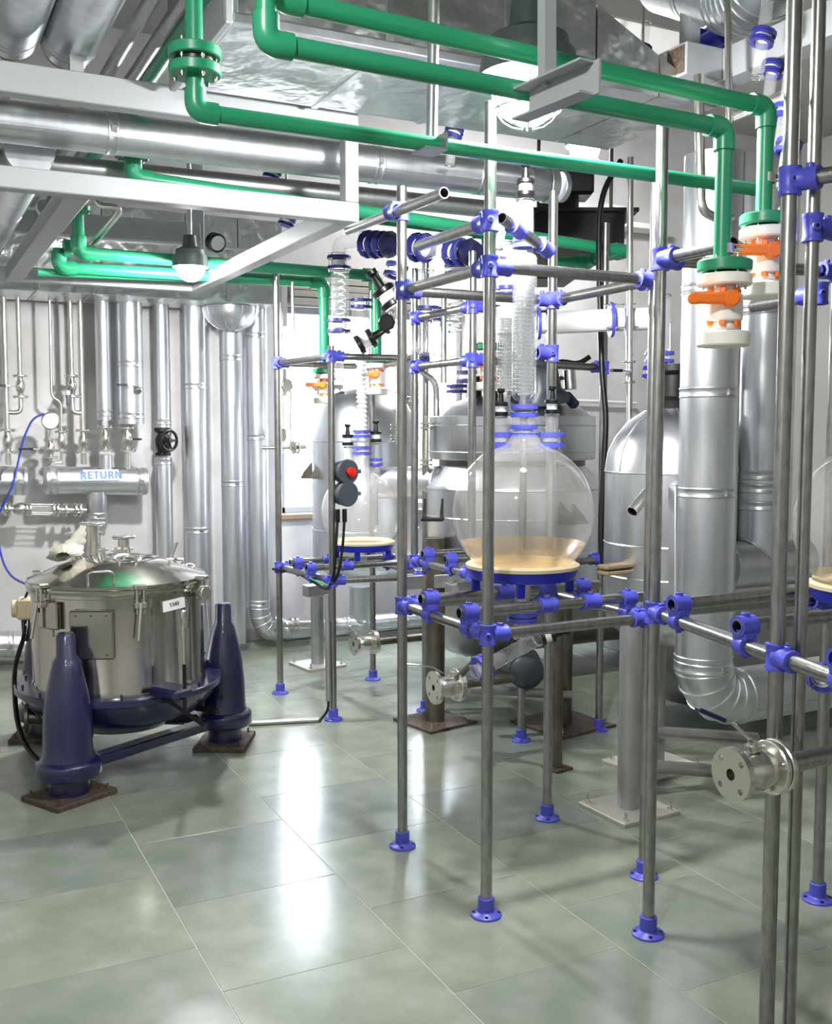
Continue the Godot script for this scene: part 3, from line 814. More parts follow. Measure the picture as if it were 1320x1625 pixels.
	obj("branch", cyl(S(), Vector3(2.407, 1.519, -7.400), Vector3(2.737, 1.527, -7.300), 0.016, 12), "fitting_steel", tp)
	for u in [Vector3(2.560, 1.617, -7.300), Vector3(2.638, 1.523, -7.300), Vector3(2.667, 1.523, -7.300)]: flange(tp, u, Vector3.RIGHT, 0.05, 0.014, "fitting_steel", 4)
	flange(tp, Vector3(2.588, 1.979, -7.300), Vector3(0.3, 0, 0.95), 0.05, 0.03, "fitting_steel", 6)
	obj("trap", cyl(S(), Vector3(2.562, 2.104, -7.320), Vector3(2.560, 1.905, -7.320), 0.035, 14, 0.006), "leg_steel", tp)
	# the grey roller blind box in the head of the window
	var bl := thing("blind_box", "grey slatted box in the head of the window", "blind", Vector3(2.803, 2.601, -7.600))
	for k in 4:
		obj("slat", box(S(), Transform3D(Basis(Vector3.RIGHT, 0.25), Vector3(3.3, 2.66 + k * 0.055, -7.70 + 0.01 * (k % 2))), Vector3(1.1, 0.048, 0.06), 0.004), "board_grey", bl)
	obj("end_post", box(S(), Transform3D(Basis.IDENTITY, Vector3(2.678, 2.644, -7.620)), Vector3(0.05, 0.4, 0.06), 0.004), "rack_grey", bl)
	for rod in [[Vector3(2.147, 2.532, -5.936), Vector3(2.138, 2.089, -5.901), "thin steel rod standing on the far frame's rail in front of the bright window"]]:
		tag(obj("thin_rod", cyl(S(), rod[0], rod[1], 0.010, 10), "fitting_steel"), rod[2], "rod")

func build_centrifuge() -> void:
	var C := Vector3(0.955, 0, -5.20)
	var at := Transform3D(Basis.IDENTITY, C)
	var t := thing("basket_centrifuge", "stainless drum centrifuge on three navy blue pillars", "centrifuge", C)
	var fr := Vector3(-0.18, 0, 0.984)          # from the drum towards the aisle
	var sd := Vector3(0.984, 0, 0.18)
	# drum
	var drum := obj("drum", lathe(S(), [Vector2(0.0, 0.42), Vector2(0.417, 0.42), Vector2(0.417, 0.445), Vector2(0.411, 0.455), Vector2(0.411, 0.875), Vector2(0.424, 0.88), Vector2(0.424, 0.895), Vector2(0.40, 0.90)], at, 64), "polished_steel", t)
	obj("rim", lathe(S(), [Vector2(0.40, 0.895), Vector2(0.432, 0.897), Vector2(0.434, 0.902), Vector2(0.434, 0.918), Vector2(0.428, 0.922), Vector2(0.40, 0.922)], at, 64), "polished_steel", t)
	var lid := obj("lid", lathe(S(), [Vector2(0.424, 0.922), Vector2(0.426, 0.936), Vector2(0.40, 0.945), Vector2(0.30, 0.985), Vector2(0.20, 1.018), Vector2(0.17, 1.025), Vector2(0.0, 1.028)], at, 64), "polished_steel", t)
	obj("lid_handle", tube(S(), fillet([C + fr * 0.38 - sd * 0.135 + Vector3(0, 0.945, 0), C + fr * 0.42 - sd * 0.135 + Vector3(0, 1.01, 0), C + fr * 0.42 - sd * 0.02 + Vector3(0, 1.01, 0), C + fr * 0.38 - sd * 0.02 + Vector3(0, 0.945, 0)], 0.03, 4), 0.006, 8), "fitting_steel", lid)
	# sight glass and nozzles on the lid
	var sg := C + fr * 0.12 + sd * 0.04 + Vector3(0, 1.022, 0)
	var so := obj("sight_glass", ring(S(), Transform3D(Basis(Vector3(1, 0, 0), 0.25), sg), 0.058, 0.014, 30, 8), "fitting_steel", t)
	obj("glass_disc", cyl(S(), sg - Vector3(0, 0.004, 0), sg + Vector3(0, 0.004, 0), 0.052, 24), "black_paint", so)
	bolts(so, sg + Vector3(0, 0.012, 0), Vector3.UP, 0.066, 5, 0.010, 0.03)
	for q in [[-0.20, -0.20, 0.135, 0.055], [-0.12, -0.16, 0.19, 0.062], [0.03, -0.14, 0.12, 0.058]]:
		var n: Vector3 = C + sd * q[0] + fr * q[1] + Vector3(0, 0.99, 0)
		var o := obj("nozzle", cyl(S(), n, n + Vector3(0, q[2], 0), q[3] * 0.5, 16), "fitting_steel", t)
		flange(o, n + Vector3(0, q[2], 0), Vector3.UP, q[3], 0.014, "fitting_steel", 4)
	var lp := C + sd * 0.23 - fr * 0.06 + Vector3(0, 0.985, 0)
	var lk := obj("lid_lock", cyl(cyl(S(), lp - sd * 0.05, lp + sd * 0.09 + fr * 0.03, 0.022, 12, 0.004), lp + sd * 0.02, lp + sd * 0.06 + Vector3(0, 0.10, 0), 0.008, 8), "fitting_steel", t)
	obj("eye_bolt", ring(S(), Transform3D(Basis(Vector3.RIGHT, 0.4), lp + sd * 0.12 + fr * 0.05 + Vector3(0, -0.02, 0)), 0.02, 0.006, 14, 6), "fitting_steel", lk)
	for k in 3:
		var p := C + sd * (-0.07 + 0.06 * k) - fr * 0.02 + Vector3(0, 1.02, 0)
		obj("sample_cock", cyl(cyl(S(), p, p + Vector3(0, 0.05, 0), 0.011, 10), p + Vector3(-0.02, 0.04, 0), p + Vector3(0.025, 0.045, 0), 0.008, 8), "fitting_steel", t)
	# swing bolts round the rim
	for deg in [152.0, 88.0, 38.0, 220.0]:
		var a := deg_to_rad(deg)
		var o := Vector3(cos(a), 0, sin(a))
		var e := C + o * 0.425 + Vector3(0, 0.86, 0)
		var tg := Vector3(-sin(a), 0, cos(a))
		var s := box(S(), Transform3D(Basis(tg, Vector3.UP, o), e + o * 0.018 + Vector3(0, -0.01, 0)), Vector3(0.052, 0.03, 0.04), 0.004)
		box(s, Transform3D(Basis(tg, Vector3.UP, o), e + o * 0.015 + Vector3(0, 0.075, 0)), Vector3(0.055, 0.022, 0.05), 0.004)
		for w in [-1.0, 1.0]: cyl(s, e + o * 0.024 + tg * w * 0.016 + Vector3(0, -0.05, 0), e + o * 0.024 + tg * w * 0.016 + Vector3(0, 0.075, 0), 0.006, 8)
		var l := obj("swing_bolt", s, "fitting_steel", t)
		obj("tommy_bar", cyl(S(), e + o * 0.035 + Vector3(0, 0.0, 0), e + o * 0.055 + tg * 0.02 + Vector3(0, -0.165, 0), 0.0075, 10), "fitting_steel", l)
	# cover plates and paper label on the drum
	for q in [[-0.118, 0.20, 0.225, 0.72, 0.030], [-0.305, 0.13, 0.125, 0.80, 0.03]]:
		var n: Vector3 = (fr * cos(asin(q[0] / 0.42)) + sd * (q[0] / 0.42)).normalized()
		var o := obj("cover_plate", box(S(), Transform3D(Basis(Vector3.UP.cross(n), Vector3.UP, n), C + n * (0.411 + q[4] * 0.45) + Vector3(0, q[3], 0)), Vector3(q[1], q[2], q[4]), 0.006), "polished_steel", t)
		if q[1] > 0.15:
			for k in 6:
				var x := (k % 3 - 1) * 0.07
				var y := (0.09 if k < 3 else -0.09)
				obj("screw", cyl(S(), C + n * 0.437 + Vector3.UP.cross(n) * x + Vector3(0, q[3] + y, 0), C + n * 0.4425 + Vector3.UP.cross(n) * x + Vector3(0, q[3] + y, 0), 0.004, 8), "black_paint", o)
	var ln := (fr * 0.80 + sd * 0.60).normalized()
	var lab := obj("paper_label", box(S(), Transform3D(Basis(Vector3.UP.cross(ln), Vector3.UP, ln).rotated(ln, 0.06), C + ln * 0.414 + Vector3(0, 0.83, 0)), Vector3(0.13, 0.05, 0.006)), "label_white", t)
	words(lab, "1340", C + ln * 0.4175 + Vector3(0, 0.832, 0), Basis(Vector3.UP.cross(ln), Vector3.UP, ln).rotated(ln, 0.06), 0.02, "ink")
	# navy pan under the drum
	obj("pan", lathe(S(), [Vector2(0.41, 0.425), Vector2(0.492, 0.425), Vector2(0.497, 0.42), Vector2(0.497, 0.395), Vector2(0.47, 0.385), Vector2(0.455, 0.34), Vector2(0.40, 0.28), Vector2(0.30, 0.24), Vector2(0.24, 0.20), Vector2(0.0, 0.19)], at, 56), "navy_paint", t)
	bolts(t, C + Vector3(0, 0.41, 0), Vector3.UP, 0.462, 14, 0.012, 0.06, "navy_paint")
	# pillars on rusty plates, tied by bars
	var foot := [Vector3(0.640, 0, -4.765), Vector3(1.492, 0, -5.235), Vector3(0.66, 0, -5.80)]
	var turn := [28.0, 62.0, -20.0]
	for k in 3:
		var f: Vector3 = foot[k]
		var o := obj("pillar", lathe(S(), [Vector2(0.088, 0.025), Vector2(0.088, 0.10), Vector2(0.135, 0.105), Vector2(0.143, 0.115), Vector2(0.143, 0.165), Vector2(0.138, 0.175), Vector2(0.118, 0.185), Vector2(0.112, 0.21), Vector2(0.107, 0.36), Vector2(0.094, 0.47), Vector2(0.070, 0.585), Vector2(0.060, 0.625), Vector2(0.044, 0.65), Vector2(0.042, 0.74), Vector2(0.034, 0.75), Vector2(0.0, 0.752)], Transform3D(Basis.IDENTITY, f), 30), "navy_paint", t)
		var bt := turned(f + Vector3(0, 0.0125, 0), turn[k])
		var pl := obj("base_plate", box(S(), bt, Vector3(0.32, 0.025, 0.27), 0.004), "rusty_plate", t)
		for q in [[-0.13, 0.1], [0.13, 0.1], [-0.13, -0.1], [0.13, -0.1]]:
			obj("anchor_bolt", bolt_mesh(), "rusty_plate", pl, Transform3D(Basis.IDENTITY.scaled(Vector3(0.011, 0.03, 0.011)), bt * Vector3(q[0], 0.02, q[1])))
		var inw := (C - f).normalized()
		var s := S()
		bar(s, f + inw * 0.05 + Vector3(0, 0.34, 0), C - inw * 0.42 + Vector3(0, 0.36, 0), 0.09, 0.07, 0.008)
		prism(s, [Vector2(0.06, 0.18), Vector2(0.16, 0.2), Vector2(0.2, 0.36), Vector2(0.06, 0.5)], Transform3D(Basis(inw, Vector3.UP, inw.cross(Vector3.UP)), f), 0.03)
		obj("bracket", s, "navy_paint", o)
	for k in 3:
		obj("tie_bar", bar(S(), foot[k] + Vector3(0, 0.135, 0), foot[(k + 1) % 3] + Vector3(0, 0.135, 0), 0.075, 0.05, 0.006), "navy_paint", t)
	# levelling spindle and lug on the right of the drum
	var sp := Vector3(1.135, 0.787, -4.628)
	var sl := obj("spindle", cyl(cyl(lathe(S(), [Vector2(0, 0.03), Vector2(0.012, 0.024), Vector2(0.016, 0.0), Vector2(0.012, -0.02), Vector2(0.009, -0.03)], Transform3D(Basis.IDENTITY, sp + Vector3(0, 0.02, 0)), 10), sp, sp - Vector3(0, 0.20, 0), 0.0085, 10), sp - Vector3(0, 0.03, 0), sp - Vector3(0, 0.075, 0), 0.013, 10), "fitting_steel", t)
	obj("lug", bar(S(), sp - Vector3(0, 0.335, 0) + fr * 0.02, sp - Vector3(0, 0.33, 0) - sd * 0.12 - fr * 0.1, 0.12, 0.05, 0.012), "navy_paint", t)
	obj("lug_stud", cyl(S(), sp - Vector3(0, 0.2, 0), sp - Vector3(0, 0.42, 0), 0.009, 8), "black_paint", sl)
	flange(t, Vector3(1.297, 0.869, -4.868), Vector3(0.5, 0, 0.86), 0.036, 0.03, "fitting_steel", 0, "hinge_boss")
	# discharge elbow at the lower left
	var n0 := Vector3(0.510, 0.277, -5.177)
	obj("discharge", tube(S(), fillet([n0, n0 + sd * 0.12, n0 + sd * 0.2 + Vector3(0, 0.12, 0)], 0.07, 5), 0.03, 14), "dull_steel", t)
	flange(t, n0, sd, 0.078, 0.018, "dull_steel", 0, "discharge_flange")
	# terminal box and cable on the left
	var tb := Vector3(0.555, 0.744, -5.566)
	var jb := obj("terminal_box", box(S(), Transform3D(Basis(Vector3.UP, -0.3), tb), Vector3(0.075, 0.11, 0.09), 0.012), "cream_rubber", t)
	obj("terminal_cover", cyl(S(), tb - sd * 0.035, tb - sd * 0.065, 0.045, 20, 0.005), "cream_rubber", jb)
	obj("box_arm", bar(S(), tb + Vector3(0, 0.05, 0), tb + sd * 0.05 + Vector3(0, 0.17, 0), 0.02, 0.012), "black_paint", jb)
	obj("motor_cable", tube(S(), fillet([tb - Vector3(0, 0.05, 0), Vector3(0.542, 0.632, -5.472), Vector3(0.475, 0.481, -5.380), Vector3(0.461, 0.274, -5.201), Vector3(0.482, 0.185, -5.014), Vector3(0.535, 0.138, -4.871)], 0.3, 5), 0.012, 10), "black_plastic", t)
	obj("cable_boot", lathe(S(), [Vector2(0.0, 0), Vector2(0.022, 0), Vector2(0.02, -0.07), Vector2(0.013, -0.12)], Transform3D(Basis.IDENTITY, tb - Vector3(0, 0.05, 0)), 12), "black_plastic", t)
	obj("under_cable", tube(S(), fillet([Vector3(0.805, 0.236, -5.081), Vector3(0.911, 0.262, -5.086), Vector3(1.020, 0.228, -5.029), Vector3(1.228, 0.197, -5.034)], 0.2, 5), 0.010, 8), "black_plastic", t)
	obj("under_strut", bar(S(), Vector3(1.059, 0.422, -4.690), Vector3(1.236, 0.273, -4.700), 0.02, 0.02), "black_paint", t)
	obj("under_strut", bar(S(), Vector3(1.266, 0.268, -5.078), Vector3(1.366, 0.264, -4.915), 0.03, 0.02), "black_paint", t)
	# the rag left on a nozzle
	var rg := thing("plastic_rag", "crumpled white rag draped over a nozzle of the centrifuge lid", "rag", Vector3(0.733, 1.014, -5.467))
	var s := S()
	var rows := []
	var f1 := FastNoiseLite.new()
	f1.seed = 5; f1.frequency = 0.22
	var ax0 := Vector3(0.701, 1.048, -5.228)
	var ax1 := Vector3(0.803, 1.175, -5.277)
	for i in 13:
		var fi := i / 12.0
		var c: Vector3 = ax0.lerp(ax1, fi) + Vector3(0, -0.02 * sin(fi * PI), 0)
		var w := lerpf(0.075, 0.018, fi) * (1.0 + 0.25 * sin(i * 2.1)) * (0.4 if i == 0 else 1.0)
		var row := []
		for k in 14:
			var a := TAU * k / 14
			var rr := w * (1.0 + 0.5 * f1.get_noise_2d(i * 2.3 + 10.0, k * 3.1))
			row.append(c + Vector3(cos(a) * rr, sin(a) * rr * 0.55, sin(a) * rr))
		rows.append(row)
	for i in 12:
		for k in 14:
			var j := (k + 1) % 14
			var p0: Vector3 = rows[i][k]
			var nn := (p0 - ax0.lerp(ax1, i / 12.0)).normalized()
			s.quad(rows[i][k], rows[i][j], rows[i + 1][j], rows[i + 1][k], nn, nn, nn, nn)
	obj("cloth", s, "rag", rg)

func leg_post(label: String, at: Vector3, top: float, r: float, plate: float, turn: float, m = "leg_steel", pm = "plate_steel") -> Node3D:
	var t := thing("vessel_leg", label, "leg post", Vector3(at.x, 0, at.z))
	obj("post", cyl(S(), Vector3(at.x, 0.012, at.z), Vector3(at.x, top, at.z), r, 26), m, t)
	var b := turned(Vector3(at.x, 0.008, at.z), turn)
	var o := obj("base_plate", box(S(), b, Vector3(plate, 0.016, plate), 0.002), pm, t)
	for q in [[-1, -1], [1, -1], [-1, 1], [1, 1]]:
		obj("anchor_bolt", bolt_mesh(), "fitting_steel", o, Transform3D(Basis.IDENTITY.scaled(Vector3(0.012, 0.04, 0.012)), b * Vector3(q[0] * plate * 0.4, 0.022, q[1] * plate * 0.4)))
	return t

func lug(parent: Node, c: Vector3, dir: Vector3, w: float, m = "dull_steel") -> void:   # a support bracket: plate below, two gussets above
	var d := dir.normalized()
	var x := d.cross(Vector3.UP)
	var s := box(S(), Transform3D(Basis(x, Vector3.UP, -d), c + d * w * 0.35), Vector3(w, 0.016, w * 0.9), 0.002)
	for k in [-0.4, 0.4]:
		prism(s, [Vector2(-0.1 * w, 0), Vector2(0.75 * w, 0), Vector2(0.6 * w, 0.25 * w), Vector2(-0.1 * w, 0.85 * w)], Transform3D(Basis(d, Vector3.UP, d.cross(Vector3.UP)), c + x * k * w + Vector3(0, 0.008, 0)), 0.012)
	obj("support_lug", s, m, parent)

func build_vessels() -> void:
	# ---- the clad still behind the large flask
	var c := Vector3(3.243, 0, -5.214)
	var v := thing("clad_vessel", "wide aluminium-clad vessel with a coned waist behind the large flask", "vessel", c + Vector3(0, 0.75, 0))
	var at := Transform3D(Basis.IDENTITY, c)
	var yT := 1.727
	var yB := 1.482
	var yC := 1.318
	obj("upper_band", lathe(S(), [Vector2(0.30, yT + 0.02), Vector2(0.482, yT + 0.004), Vector2(0.488, yT), Vector2(0.488, yB + 0.01), Vector2(0.482, yB), Vector2(0.40, yB)], at, 56), "aluminium", v)
	for y in [yT - 0.05, yB + 0.045]: obj("strap", ring(S(), Transform3D(Basis.IDENTITY, c + Vector3(0, y, 0)), 0.488, 0.005, 56, 6), "aluminium", v)
	obj("neck", lathe(S(), [Vector2(0.43, yB), Vector2(0.43, yB - 0.035)], at, 48), "dull_steel", v)
	obj("cone", lathe(S(), [Vector2(0.42, yB - 0.02), Vector2(0.425, yB - 0.03), Vector2(0.53, yC + 0.02), Vector2(0.535, yC), Vector2(0.525, yC - 0.008)], at, 28), "aluminium", v)
	obj("shell", lathe(S(), [Vector2(0.525, yC - 0.005), Vector2(0.525, 0.83), Vector2(0.50, 0.75), Vector2(0.35, 0.64), Vector2(0.12, 0.6), Vector2(0.0, 0.6)], at, 56), "aluminium", v)
	for y in [yC - 0.16, yC - 0.36]: obj("strap", ring(S(), Transform3D(Basis.IDENTITY, c + Vector3(0, y, 0)), 0.525, 0.005, 56, 6), "aluminium", v)
	var dome := obj("dome", lathe(S(), [Vector2(0.47, yT), Vector2(0.40, yT + 0.06), Vector2(0.22, yT + 0.13), Vector2(0.12, yT + 0.15), Vector2(0.0, yT + 0.15)], at, 24), "aluminium", v)
	for k in 5:
		var a := 1.1 + k * 0.5
		var p := c + Vector3(cos(a) * 0.26, yT + 0.10, sin(a) * 0.26)
		var n := obj("nozzle", cyl(S(), p, p + Vector3(0, 0.12 + 0.05 * (k % 2), 0), 0.04, 16), "black_paint" if k % 2 == 0 else "dull_steel", v)
		flange(n, p + Vector3(0, 0.12 + 0.05 * (k % 2), 0), Vector3.UP, 0.07, 0.02, "black_paint" if k % 2 == 0 else "fitting_steel", 6)
	lug(v, Vector3(2.639, 1.163, -5.052), Vector3(-0.55, 0, 0.83), 0.12, "black_paint")
	lug(v, Vector3(3.277, 1.149, -4.687), Vector3(0.25, 0, 0.95), 0.12, "black_paint")
	var nz := cyl(S(), Vector3(2.647, 1.329, -5.770), Vector3(2.815, 1.347, -5.295), 0.098, 30, 0.006)
	obj("side_manhole", nz, "aluminium", v)
	obj("strap", ring(S(), along(Vector3(2.715, 1.336, -5.591), Vector3(2.815, 1.347, -5.295) - Vector3(2.647, 1.329, -5.770)), 0.098, 0.006, 28, 6), "aluminium", v)
	# ---- its legs and the posts around
	leg_post("brown-stained leg post on a rusty plate behind the frame's front left upright", Vector3(2.670, 0.000, -5.092), 1.05, 0.055, 0.34, 12.0, "dull_steel", "rusty_plate")
	leg_post("leg post hidden behind the front frame, on the rusty plate behind the right uprights", Vector3(3.290, 0.000, -4.726), 1.0, 0.05, 0.42, 10.0, "dull_steel", "rusty_plate")
	leg_post("pale leg post on a bolted white plate, left of the big elbow", Vector3(2.795, 0.000, -3.512), 0.881, 0.05, 0.31, 3.0)
	leg_post("second pale leg post just behind the first, left of the big elbow", Vector3(3.28, 0, -3.93), 0.72, 0.05, 0.36, 5.0)
	leg_post("leg post of the far tank beside the window", Vector3(2.590, 0.000, -6.718), 0.510, 0.046, 0.30, 8.0)
	var th := thing("thin_post", "thin brown post on a small rusty foot behind the front frame", "post", Vector3(2.829, 0.000, -4.107))
	var tf := Vector3(2.829, 0.000, -4.107)
	obj("post", cyl(S(), tf, Vector3(tf.x, 1.0, tf.z), 0.024, 18), "dull_steel", th)
	obj("foot", box(S(), turned(tf + Vector3(0, 0.006, 0), 10), Vector3(0.11, 0.012, 0.11), 0.002), "rusty_plate", th)
	# low grey beams under the vessels
	for q in [[Vector3(2.598, 0.767, -5.352), Vector3(2.746, 0.843, -4.836), "steel beam end under the clad vessel, left of the large flask"], [Vector3(2.454, 0.844, -4.533), Vector3(2.640, 0.874, -4.499), "short square steel bracket left of the flask's ring"], [Vector3(2.434, 0.564, -6.538), Vector3(2.624, 0.566, -6.555), "short steel bearer on top of the far tank's leg"]]:
		tag(obj("steel_beam", bar(S(), q[0], q[1], 0.09, 0.075, 0.004), "leg_steel"), q[2], "beam")
	# ---- the domed vessel beside the big pipes
	c = Vector3(3.304, 0, -3.868)
	at = Transform3D(Basis.IDENTITY, c)
	var R := 0.315
	var yd := 1.454
	v = thing("domed_vessel", "aluminium-clad vessel with a faceted dome, left of the big clad columns", "vessel", c + Vector3(0, 0.65, 0))
	obj("shell", lathe(S(), [Vector2(0.0, 0.62), Vector2(0.2, 0.65), Vector2(0.29, 0.72), Vector2(R, 0.8), Vector2(R, yd)], at, 48), "aluminium", v)
	obj("dome", lathe(S(), arc(0, yd, R, 0, 80, 5), at, 12), "aluminium", v)
	for k in 12:
		var a := TAU * k / 12
		var w := []
		for p in arc(0, yd, R + 0.001, 0, 80, 5): w.append(c + Vector3(cos(a) * p.x, p.y, sin(a) * p.x))
		obj("gore_bead", tube(S(), w, 0.004, 6), "aluminium", v)
	for y in [yd, 1.117, 0.964]: obj("strap", ring(S(), Transform3D(Basis.IDENTITY, c + Vector3(0, y, 0)), R, 0.005, 48, 6), "aluminium", v)
	obj("agitator_head", lathe(S(), [Vector2(0.0, 0.0), Vector2(0.09, 0.0), Vector2(0.10, 0.05), Vector2(0.07, 0.07), Vector2(0.07, 0.17), Vector2(0.10, 0.19), Vector2(0.10, 0.22), Vector2(0.0, 0.22)], Transform3D(Basis.IDENTITY, c + Vector3(0, yd + R - 0.03, 0)), 20), "black_paint", v)
	var sb := Vector3(3.149, 1.492, -3.704) - Vector3(2.882, 1.293, -3.630)
	obj("inlet_stub", lathe(S(), [Vector2(0.0225, sb.length()), Vector2(0.0225, 0), Vector2(0.026, 0), Vector2(0.026, sb.length()), Vector2(0.0, sb.length())], along(Vector3(2.882, 1.293, -3.630), sb), 20), "fitting_steel", v)
	obj("cladding_box", bar(S(), Vector3(3.091, 1.406, -3.591), Vector3(3.073, 0.917, -3.557), 0.05, 0.05, 0.005), "aluminium", v)
	for k in 2:
		var y := 1.030 - k * 0.028
		tag(obj("timber_packing", box(S(), turned(Vector3(2.94, y, -3.80), 8), Vector3(0.20, 0.018, 0.07), 0.004), "timber"), ["upper", "lower"][k] + " weathered timber packing strip beside the domed vessel's waist", "timber", "packing strips")
	# ---- the big clad pipes on the right
	var y0 := 0.483
	clad_pipe("big clad column ending in a segmented elbow near the floor", [Vector3(3.08, 2.788, -3.38), Vector3(3.08, y0, -3.38), Vector3(4.4, y0, -3.38)], 0.121, [0.55, 0.98, 1.40, 2.15], 0.2, 6)
	var big := clad_pipe("second big clad column joined by a V seam to a level pipe", [Vector3(3.58, 2.745, -3.57), Vector3(3.58, 1.033, -3.57)], 0.112, [0.55, 1.30, 1.36, 1.44])
	var yj := 1.033
	obj("level_branch", cyl(S(), Vector3(3.36, yj, -3.57), Vector3(3.85, yj, -3.57), 0.1125, 32, 0.004), "aluminium", big)
	var seam := []
	for k in 25:
		var a := TAU * k / 24
		seam.append(Vector3(3.58 + 0.1155 * cos(a), yj + absf(0.1155 * cos(a)) + 0.004, -3.57 + 0.1155 * sin(a)))
	obj("saddle_seam", tube(S(), seam, 0.006, 6), "aluminium", big)
	# ---- the far clad tank beside the window
	c = Vector3(2.99, 0, -6.78)
	at = Transform3D(Basis.IDENTITY, c)
	var ys := 1.573
	v = thing("far_clad_tank", "grey clad tank with a sloping top beside the window", "vessel", c + Vector3(0, 0.75, 0))
	obj("shell", lathe(S(), [Vector2(0.0, 0.6), Vector2(0.3, 0.64), Vector2(0.38, 0.72), Vector2(0.38, ys), Vector2(0.33, ys + 0.2), Vector2(0.27, ys + 0.32), Vector2(0.14, ys + 0.38), Vector2(0.0, ys + 0.38)], at, 40), "aluminium", v)
	for y in [ys, 0.95]: obj("strap", ring(S(), Transform3D(Basis.IDENTITY, c + Vector3(0, y, 0)), 0.38, 0.005, 40, 6), "aluminium", v)
	lug(v, Vector3(2.612, 1.323, -6.796), Vector3(-0.9, 0, 0.4), 0.11, "dull_steel")
	flange(v, Vector3(2.695, 1.951, -6.755), Vector3.UP, 0.11, 0.03, "leg_steel", 6, "top_flange")
	clad_pipe("tall clad column behind the front frame's left upright", [Vector3(3.440, 1.275, -7.219), Vector3(3.472, 2.174, -7.283)], 0.18, [0.25, 0.6])
	clad_pipe("short clad downpipe to the floor line behind the far frame", [Vector3(3.237, 0.035, -7.460), Vector3(3.238, 0.419, -7.460)], 0.085, [0.1])
	# ---- small things low down between the legs
	var dr := thing("motor_drum", "grey rounded motor end in the dark under the large flask", "motor", Vector3(2.947, 0.282, -4.574))
	obj("end_bell", lathe(S(), [Vector2(0, 0.03), Vector2(0.05, 0.028), Vector2(0.08, 0.01), Vector2(0.09, -0.02), Vector2(0.09, -0.3), Vector2(0.0, -0.3)], along(Vector3(2.923, 0.381, -4.538), Vector3(-0.5, 0.05, 0.86)), 26), "grey_plastic", dr)
	obj("band", ring(S(), along(Vector3(2.928, 0.378, -4.547), Vector3(-0.5, 0.05, 0.86)), 0.088, 0.006, 24, 6), "grey_plastic", dr)
	for q in [[Vector3(3.35, 0.50, -6.15), Vector3(5.2, 0.50, -6.15), 0.40, "steel receiver tank in the shade behind the clad vessel's legs"], [Vector3(3.95, 0.36, -4.6), Vector3(5.7, 0.36, -4.6), 0.30, "steel receiver tank in the shade right of the big elbow"]]:
		var rc := thing("receiver_tank", q[3], "tank", Vector3((q[0].x + q[1].x) / 2, 0, q[0].z))
		var ln: float = q[1].x - q[0].x
		obj("shell", lathe(S(), [Vector2(0, -0.1), Vector2(q[2] * 0.6, -0.07), Vector2(q[2] * 0.92, 0.0), Vector2(q[2], 0.08), Vector2(q[2], ln - 0.08), Vector2(q[2] * 0.92, ln), Vector2(0, ln + 0.1)], along(q[0], Vector3.RIGHT), 36), "leg_steel", rc)
		for f in [0.2, 0.8]: obj("saddle", box(S(), Transform3D(Basis.IDENTITY, Vector3(lerpf(q[0].x, q[1].x, f), q[0].y / 2, q[0].z)), Vector3(0.12, q[0].y, q[2] * 1.4), 0.004), "leg_steel", rc)
	steel_pipe("low steel pipe in the shade behind the motor end", [Vector3(2.725, 0.257, -4.794), Vector3(3.270, 0.194, -4.628)], 0.026, 0.0, "leg_steel")
	steel_pipe("lower steel pipe behind the pale leg post", [Vector3(3.143, 0.200, -3.907), Vector3(3.812, 0.104, -3.788)], 0.03, 0.0, "leg_steel")
	steel_pipe("short steel pipe low down, right of the pale leg post", [Vector3(2.891, 0.161, -3.603), Vector3(3.692, 0.014, -3.503)], 0.03, 0.0, "leg_steel")
	steel_pipe("steel pipe with an elbow hanging behind the front frame's left upright", [Vector3(2.691, 2.449, -5.342), Vector3(2.672, 1.990, -5.311), Vector3(2.740, 1.930, -5.216), Vector3(2.733, 1.731, -5.202)], 0.019, 0.08)
	steel_pipe("short steel pipe stub hanging left of the middle upright", [Vector3(2.672, 2.375, -5.008), Vector3(2.656, 1.905, -4.975)], 0.02)
	for q in [[629,690], [630,672], [678,676], [676,712]]:
		pass
	var ca := thing("cock_line", "column of small flanged steel cocks left of the clad vessel", "valve", Vector3(2.721, 1.584, -5.699))
	obj("riser", cyl(S(), Vector3(2.728, 1.776, -5.713), Vector3(2.720, 1.565, -5.698), 0.012, 10), "fitting_steel", ca)
	for q in [Vector3(2.724, 1.680, -5.706), Vector3(2.723, 1.657, -5.705), Vector3(2.722, 1.615, -5.702), Vector3(2.721, 1.592, -5.700)]: flange(ca, q, Vector3.UP, 0.038, 0.012, "fitting_steel", 4)
	var cb := thing("cock_line", "small flanged cocks on the edge of the clad vessel's upper band", "valve", Vector3(2.718, 1.461, -5.297))
	obj("riser", cyl(S(), Vector3(2.727, 1.733, -5.317), Vector3(2.717, 1.451, -5.297), 0.012, 10), "fitting_steel", cb)
	for q in [Vector3(2.726, 1.689, -5.314), Vector3(2.725, 1.664, -5.312), Vector3(2.718, 1.479, -5.299), Vector3(2.717, 1.454, -5.297)]: flange(cb, q, Vector3.UP, 0.038, 0.012, "fitting_steel", 4)
	# wall conduit and white cable box seen over the clad vessel
	steel_pipe("thin white pipe fixed along the white wall", [Vector3(4.968, 1.930, -7.700), Vector3(6.144, 1.900, -7.700)], 0.014, 0.0, "rack_white")
	var cs := thing("wall_shelf", "small white shelf with a blue and white packet on the wall", "shelf", Vector3(5.785, 3.447, -7.600))
	obj("board", box(S(), Transform3D(Basis.IDENTITY, Vector3(5.785, 3.475, -7.600)), Vector3(0.9, 0.05, 0.2), 0.005), "beam_white", cs)
	var pk := thing("packet", "clear packet with blue print lying on the wall shelf", "packet", Vector3(5.726, 3.488, -7.550))
